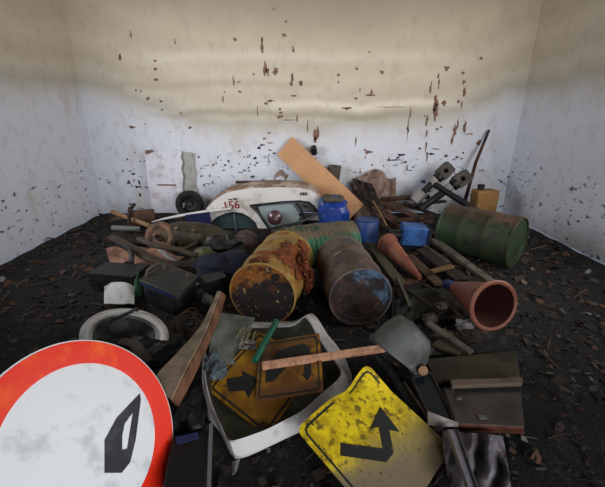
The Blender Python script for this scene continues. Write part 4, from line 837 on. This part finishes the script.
def ffl2(u, v):
    return F(446+12*u+22*v, 430+64*v, .17-.02*v+.03*sin(u*6))
one('film_strip', 'long silvery strip of film twisting down beside the yellow sign', 'plastic film', MB().sheet(ffl2, 8, 24, .003), m_foil)
one('grey_string', 'thin grey string lying right of the yellow sign', 'string', MB().tube([F(440, 466, .05), F(449, 471, .06), F(455, 480, .06), F(458, 492, .05)], .006, 6), m_greydust)
one('dark_rubber_hose', 'dark rubber hose between the grey tub and the yellow sign', 'hose', belt([F(372, 352, .08), F(386, 366, .09), F(398, 384, .08), F(410, 402, .07), F(420, 412, .06)], .03), m_rubber)
one('thin_brown_lath', 'thin brown lath along the left of the dark glass panel', 'lath', MB().beam(F(404, 382, .12), F(437, 432, .13), .012, .012), m_oldwood)
one('small_green_cap', 'small green plastic cap between the yellow sign and the glass panel', 'cap', MB().lathe([(.02, 0), (.02, .02), (.001, .022)], F(398, 394, .04), (0, -.3, 1), 14), m_limeb)

# ---- further scrap filling the gaps
MORE = [
 ('dark_iron_plate', 'dark iron plate lying at the left edge below the grey pipe', 'metal plate', MB().beam(P(108, 236, 4.7), P(150, 240, 4.7), .3, .02), m_darkrust),
 ('rusty_crank', 'rusty bent crank lying at the left edge beside the upright rod', 'crank', belt([P(116, 236, 4.9), P(128, 232, 4.9), P(138, 236, 4.85), P(146, 232, 4.9)], .03), m_rust),
 ('dark_gearbox_lump', 'dark oily lump between the olive motor and the brown lamp bowl', 'scrap', MB().blob(F(224, 250, .14), (.24, .18, .16), .5, 3, seed=41), m_black),
 ('dark_engine_block', 'dark oily engine block between the dark battery case and the yellow drum', 'engine block', MB().box(F(212, 288, .07)+V((0, .12, 0)), (.24, .2, .14), Matrix.Rotation(.5, 3, 'Z')).wob(.04, 6), m_black),
 ('black_tray', 'black plastic tray standing behind the white plastic sheet at left', 'tray', MB().box(F(136, 280, .08)+V((-.22, .12, 0)), (.5, .3, .16), Matrix.Rotation(-.15, 3, 'Z')).wob(.02, 5), m_black),
 ('dark_tarpaulin', 'dark crumpled tarpaulin on the floor right of the grey drum', 'tarpaulin', MB().sheet(lambda u, v: F(392+22*u, 300+44*v-10*u, .05)+V((0, 0, .05*noise.noise(V((u*5, v*6, 8))))), 16, 20, .01), m_black),
 ('dark_shovel_blade', 'dark flat blade lying between the light blue tin and the grey timber', 'blade', MB().beam(F(420, 252, .06), F(462, 284, .05), .16, .015).wob(.02, 5), m_darkrust),
 ('rusty_pipe', 'rusty pipe lying beneath the dark green drum by the grey timber', 'pipe', MB().tube([F(440, 262, .05), F(484, 296, .05)], .035, 10), m_darkrust),
 ('dark_car_mat', 'dark rubber car mat behind the olive board at right', 'mat', MB().sheet(lambda u, v: F(426+80*u, 336+20*v-6*u, .04)+V((0, 0, .03*noise.noise(V((u*6, v*4, 12))))), 20, 8, .012), m_rubber),
 ('black_sack', 'black plastic sack between the round sign and the white tub', 'sack', MB().blob(F(192, 412, .06), (.09, .16, .08), .5, 3, seed=47), m_black),
 ('black_pipe_offcut', 'black pipe offcut lying behind the ribbed green drum', 'pipe', MB().tube([P(270, 232, 4.9), P(300, 226, 5.1)], .07, 12), m_black),
]
for nm, lab, cat, mb_, m_ in MORE: one(nm, lab, cat, mb_, m_)
DIM = 1.0
# loose litter nobody could count
# let the scrap settle: smaller things give way until they no longer cut into larger ones
from mathutils.bvhtree import BVHTree
bpy.context.view_layer.update()
def gather(o):
    out = [o] if o.type == 'MESH' else []
    for c in o.children: out += gather(c)
    return out
def shape(ms):
    vs_, fs_ = [], []
    for o in ms:
        k0 = len(vs_); mw = o.matrix_world; vs_ += [mw @ v.co for v in o.data.vertices]; fs_ += [[q+k0 for q in pg.vertices] for pg in o.data.polygons]
    lo = V([min(v[i] for v in vs_) for i in range(3)]); hi = V([max(v[i] for v in vs_) for i in range(3)])
    return vs_, fs_, lo, hi
tops = [o for o in COL.objects if o.parent is None and o.get('category') and o.type in ('MESH', 'EMPTY')]
rec = []
for o in tops:
    vs_, fs_, lo, hi = shape(gather(o)); d_ = hi-lo; rec.append((d_.x*d_.y*max(d_.z, .02), o, vs_, fs_, lo, hi))
FIRST = ('white_tub', 'yellow_drum', 'grey_drum', 'ribbed_drum', 'dark_green_drum', 'car_cab', 'olive_motor', 'round_sign', 'yellow_sign', 'amber_sign', 'amber_sign.001', 'tan_board', 'terracotta_cloth', 'brown_belt', 'white_fender', 'glass_panel', 'wooden_stick', 'grey_tub', 'split_plank', 'grey_sheet', 'wire_tangle', 'green_tube', 'battery_case', 'navy_bag', 'orange_cone', 'orange_cone.001', 'brown_lamp_bowl', 'blue_rag', 'metal_casing', 'light_blue_tin', 'dark_blue_can', 'blue_jug')
rec.sort(key=lambda r: (0 if r[1].name in FIRST else 1, -r[0]))
placed = []
for vol, o, vs_, fs_, lo, hi in rec:
    cc = (lo+hi)/2; back = (CAM-cc).normalized(); best = None
    def clash(off):
        l2, h2 = lo+off, hi+off; T = None
        if l2.z < -.02 or h2.y > YW-.004: return True
        for l, h, tr in placed:
            if all(l2[i] < h[i] and h2[i] > l[i] for i in range(3)):
                if T is None: T = BVHTree.FromPolygons([v+off for v in vs_], fs_)
                if T.overlap(tr): return True
        return False
    if placed and o.name not in FIRST and clash(V((0, 0, 0))):
        for k in range(1, 12):
            for d_, wgt in ((back, 1), (-back, 1), (V((0, 0, 1)), 1.3), (V((0, 0, -1)), 1.3), (V((1, 0, 0)), 2), (V((-1, 0, 0)), 2), (V((0, -1, 0)), 1.6), (V((0, 1, 0)), 1.6)):
                st_ = k*.011/wgt*1.0
                if not clash(d_*st_): best = d_*st_; break
            if best is not None: break
        if best is not None: o.location = o.location + best
    off = best or V((0, 0, 0))
    placed.append((lo+off, hi+off, BVHTree.FromPolygons([v+off for v in vs_], fs_)))
bpy.context.view_layer.update()
av, af = [], []
for o in COL.objects:
    if o.type != 'MESH' or o.get('kind') == 'structure': continue
    k0 = len(av); mw = o.matrix_world; av += [mw @ v.co for v in o.data.vertices]; af += [[q+k0 for q in pg.vertices] for pg in o.data.polygons]
TREE = BVHTree.FromPolygons(av, af)
lt = MB()
for i in range(7000):
    x = random.uniform(XL+.1, XR-.1); y = random.uniform(.9, 6.25); s = random.choice((.014, .02, .03, .05)) * random.uniform(.6, 1.3) * (.6+y*.14)
    z = fh(x, y) + random.uniform(.004, .022); k = random.random()
    R = Matrix.Rotation(random.uniform(0, 6.3), 3, 'Z') @ Matrix.Rotation(random.gauss(0, .35), 3, 'X') @ Matrix.Rotation(random.gauss(0, .35), 3, 'Y')
    hit = TREE.find_nearest(V((x, y, z)), .35)
    n_v, n_f = len(lt.v), len(lt.f)
    mi = random.choices(range(6), (6, 4, 2.4, 3, .5, .15))[0]
    if k < .3: lt.box((x, y, z), (s*random.uniform(1.5, 4), s*.25, s*.2), R, mi)
    else:
        n = random.randint(4, 6)
        lt.prism([(cos(2*pi*q/n+random.uniform(-.3, .3))*s*random.uniform(.5, 1), sin(2*pi*q/n)*s*random.uniform(.4, 1)) for q in range(n)], 0, .004, Matrix.Translation((x, y, z)) @ R.to_4x4(), mi)
    if hit[0] is not None and hit[3] < s*2.4 and BVHTree.FromPolygons(lt.v[n_v:], [[q-n_v for q in f_] for f_ in lt.f[n_f:]]).overlap(TREE):
        del lt.v[n_v:]; del lt.f[n_f:]; del lt.m[n_f:]
o = one('litter', 'dark scraps, twigs, flakes and dirt strewn all over the floor', 'litter', lt,
        [M('litter_black', (26, 25, 26), .8), M('litter_brown', (54, 44, 36), .9), M('litter_grey', (62, 60, 58), .8), M('litter_rust', (78, 52, 40), .9), M('litter_tan', (96, 84, 68), .9), M('litter_pale', (128, 124, 118), .8)])
o['kind'] = 'stuff'

# ---------------------------------------------------------------- light
w = bpy.data.worlds.new('world'); S.world = w; w.use_nodes = True
w.node_tree.nodes['Background'].inputs[0].default_value = (.62, .75, 1, 1); w.node_tree.nodes['Background'].inputs[1].default_value = .25
def area(name, loc, target, sx, sy, power, colr=(1, 1, 1), spread=180):
    l = bpy.data.lights.new(name, 'AREA'); l.shape = 'RECTANGLE'; l.size = sx; l.size_y = sy; l.energy = power; l.color = colr; l.spread = rad(spread)
    o = bpy.data.objects.new(name, l); COL.objects.link(o); o.location = loc
    d = (V(target)-V(loc)).normalized(); o.rotation_euler = d.to_track_quat('-Z', 'Y').to_euler(); return o
area('daylight_left_window', (XL-.25, 2.9, 2.3), (-.3, 6.5, 1.9), 2.3, 2.0, 95, (.93, .96, 1), 130)
area('daylight_right_window', (XR+.25, 2.5, 2.3), (.6, 6.5, 1.9), 3.1, 2.0, 105, (1, .97, .92), 140)
area('doorway_fill', (2.0, YF-.3, 1.6), (-.4, 1.5, .6), 2.4, 2.4, 92, (.95, .97, 1), 110)  # fill lamp added behind the camera to brighten the signs
S.view_settings.view_transform = 'Standard'; S.view_settings.look = 'None'; S.view_settings.gamma = 1; S.view_settings.exposure = 0
S.cycles.use_denoising = True
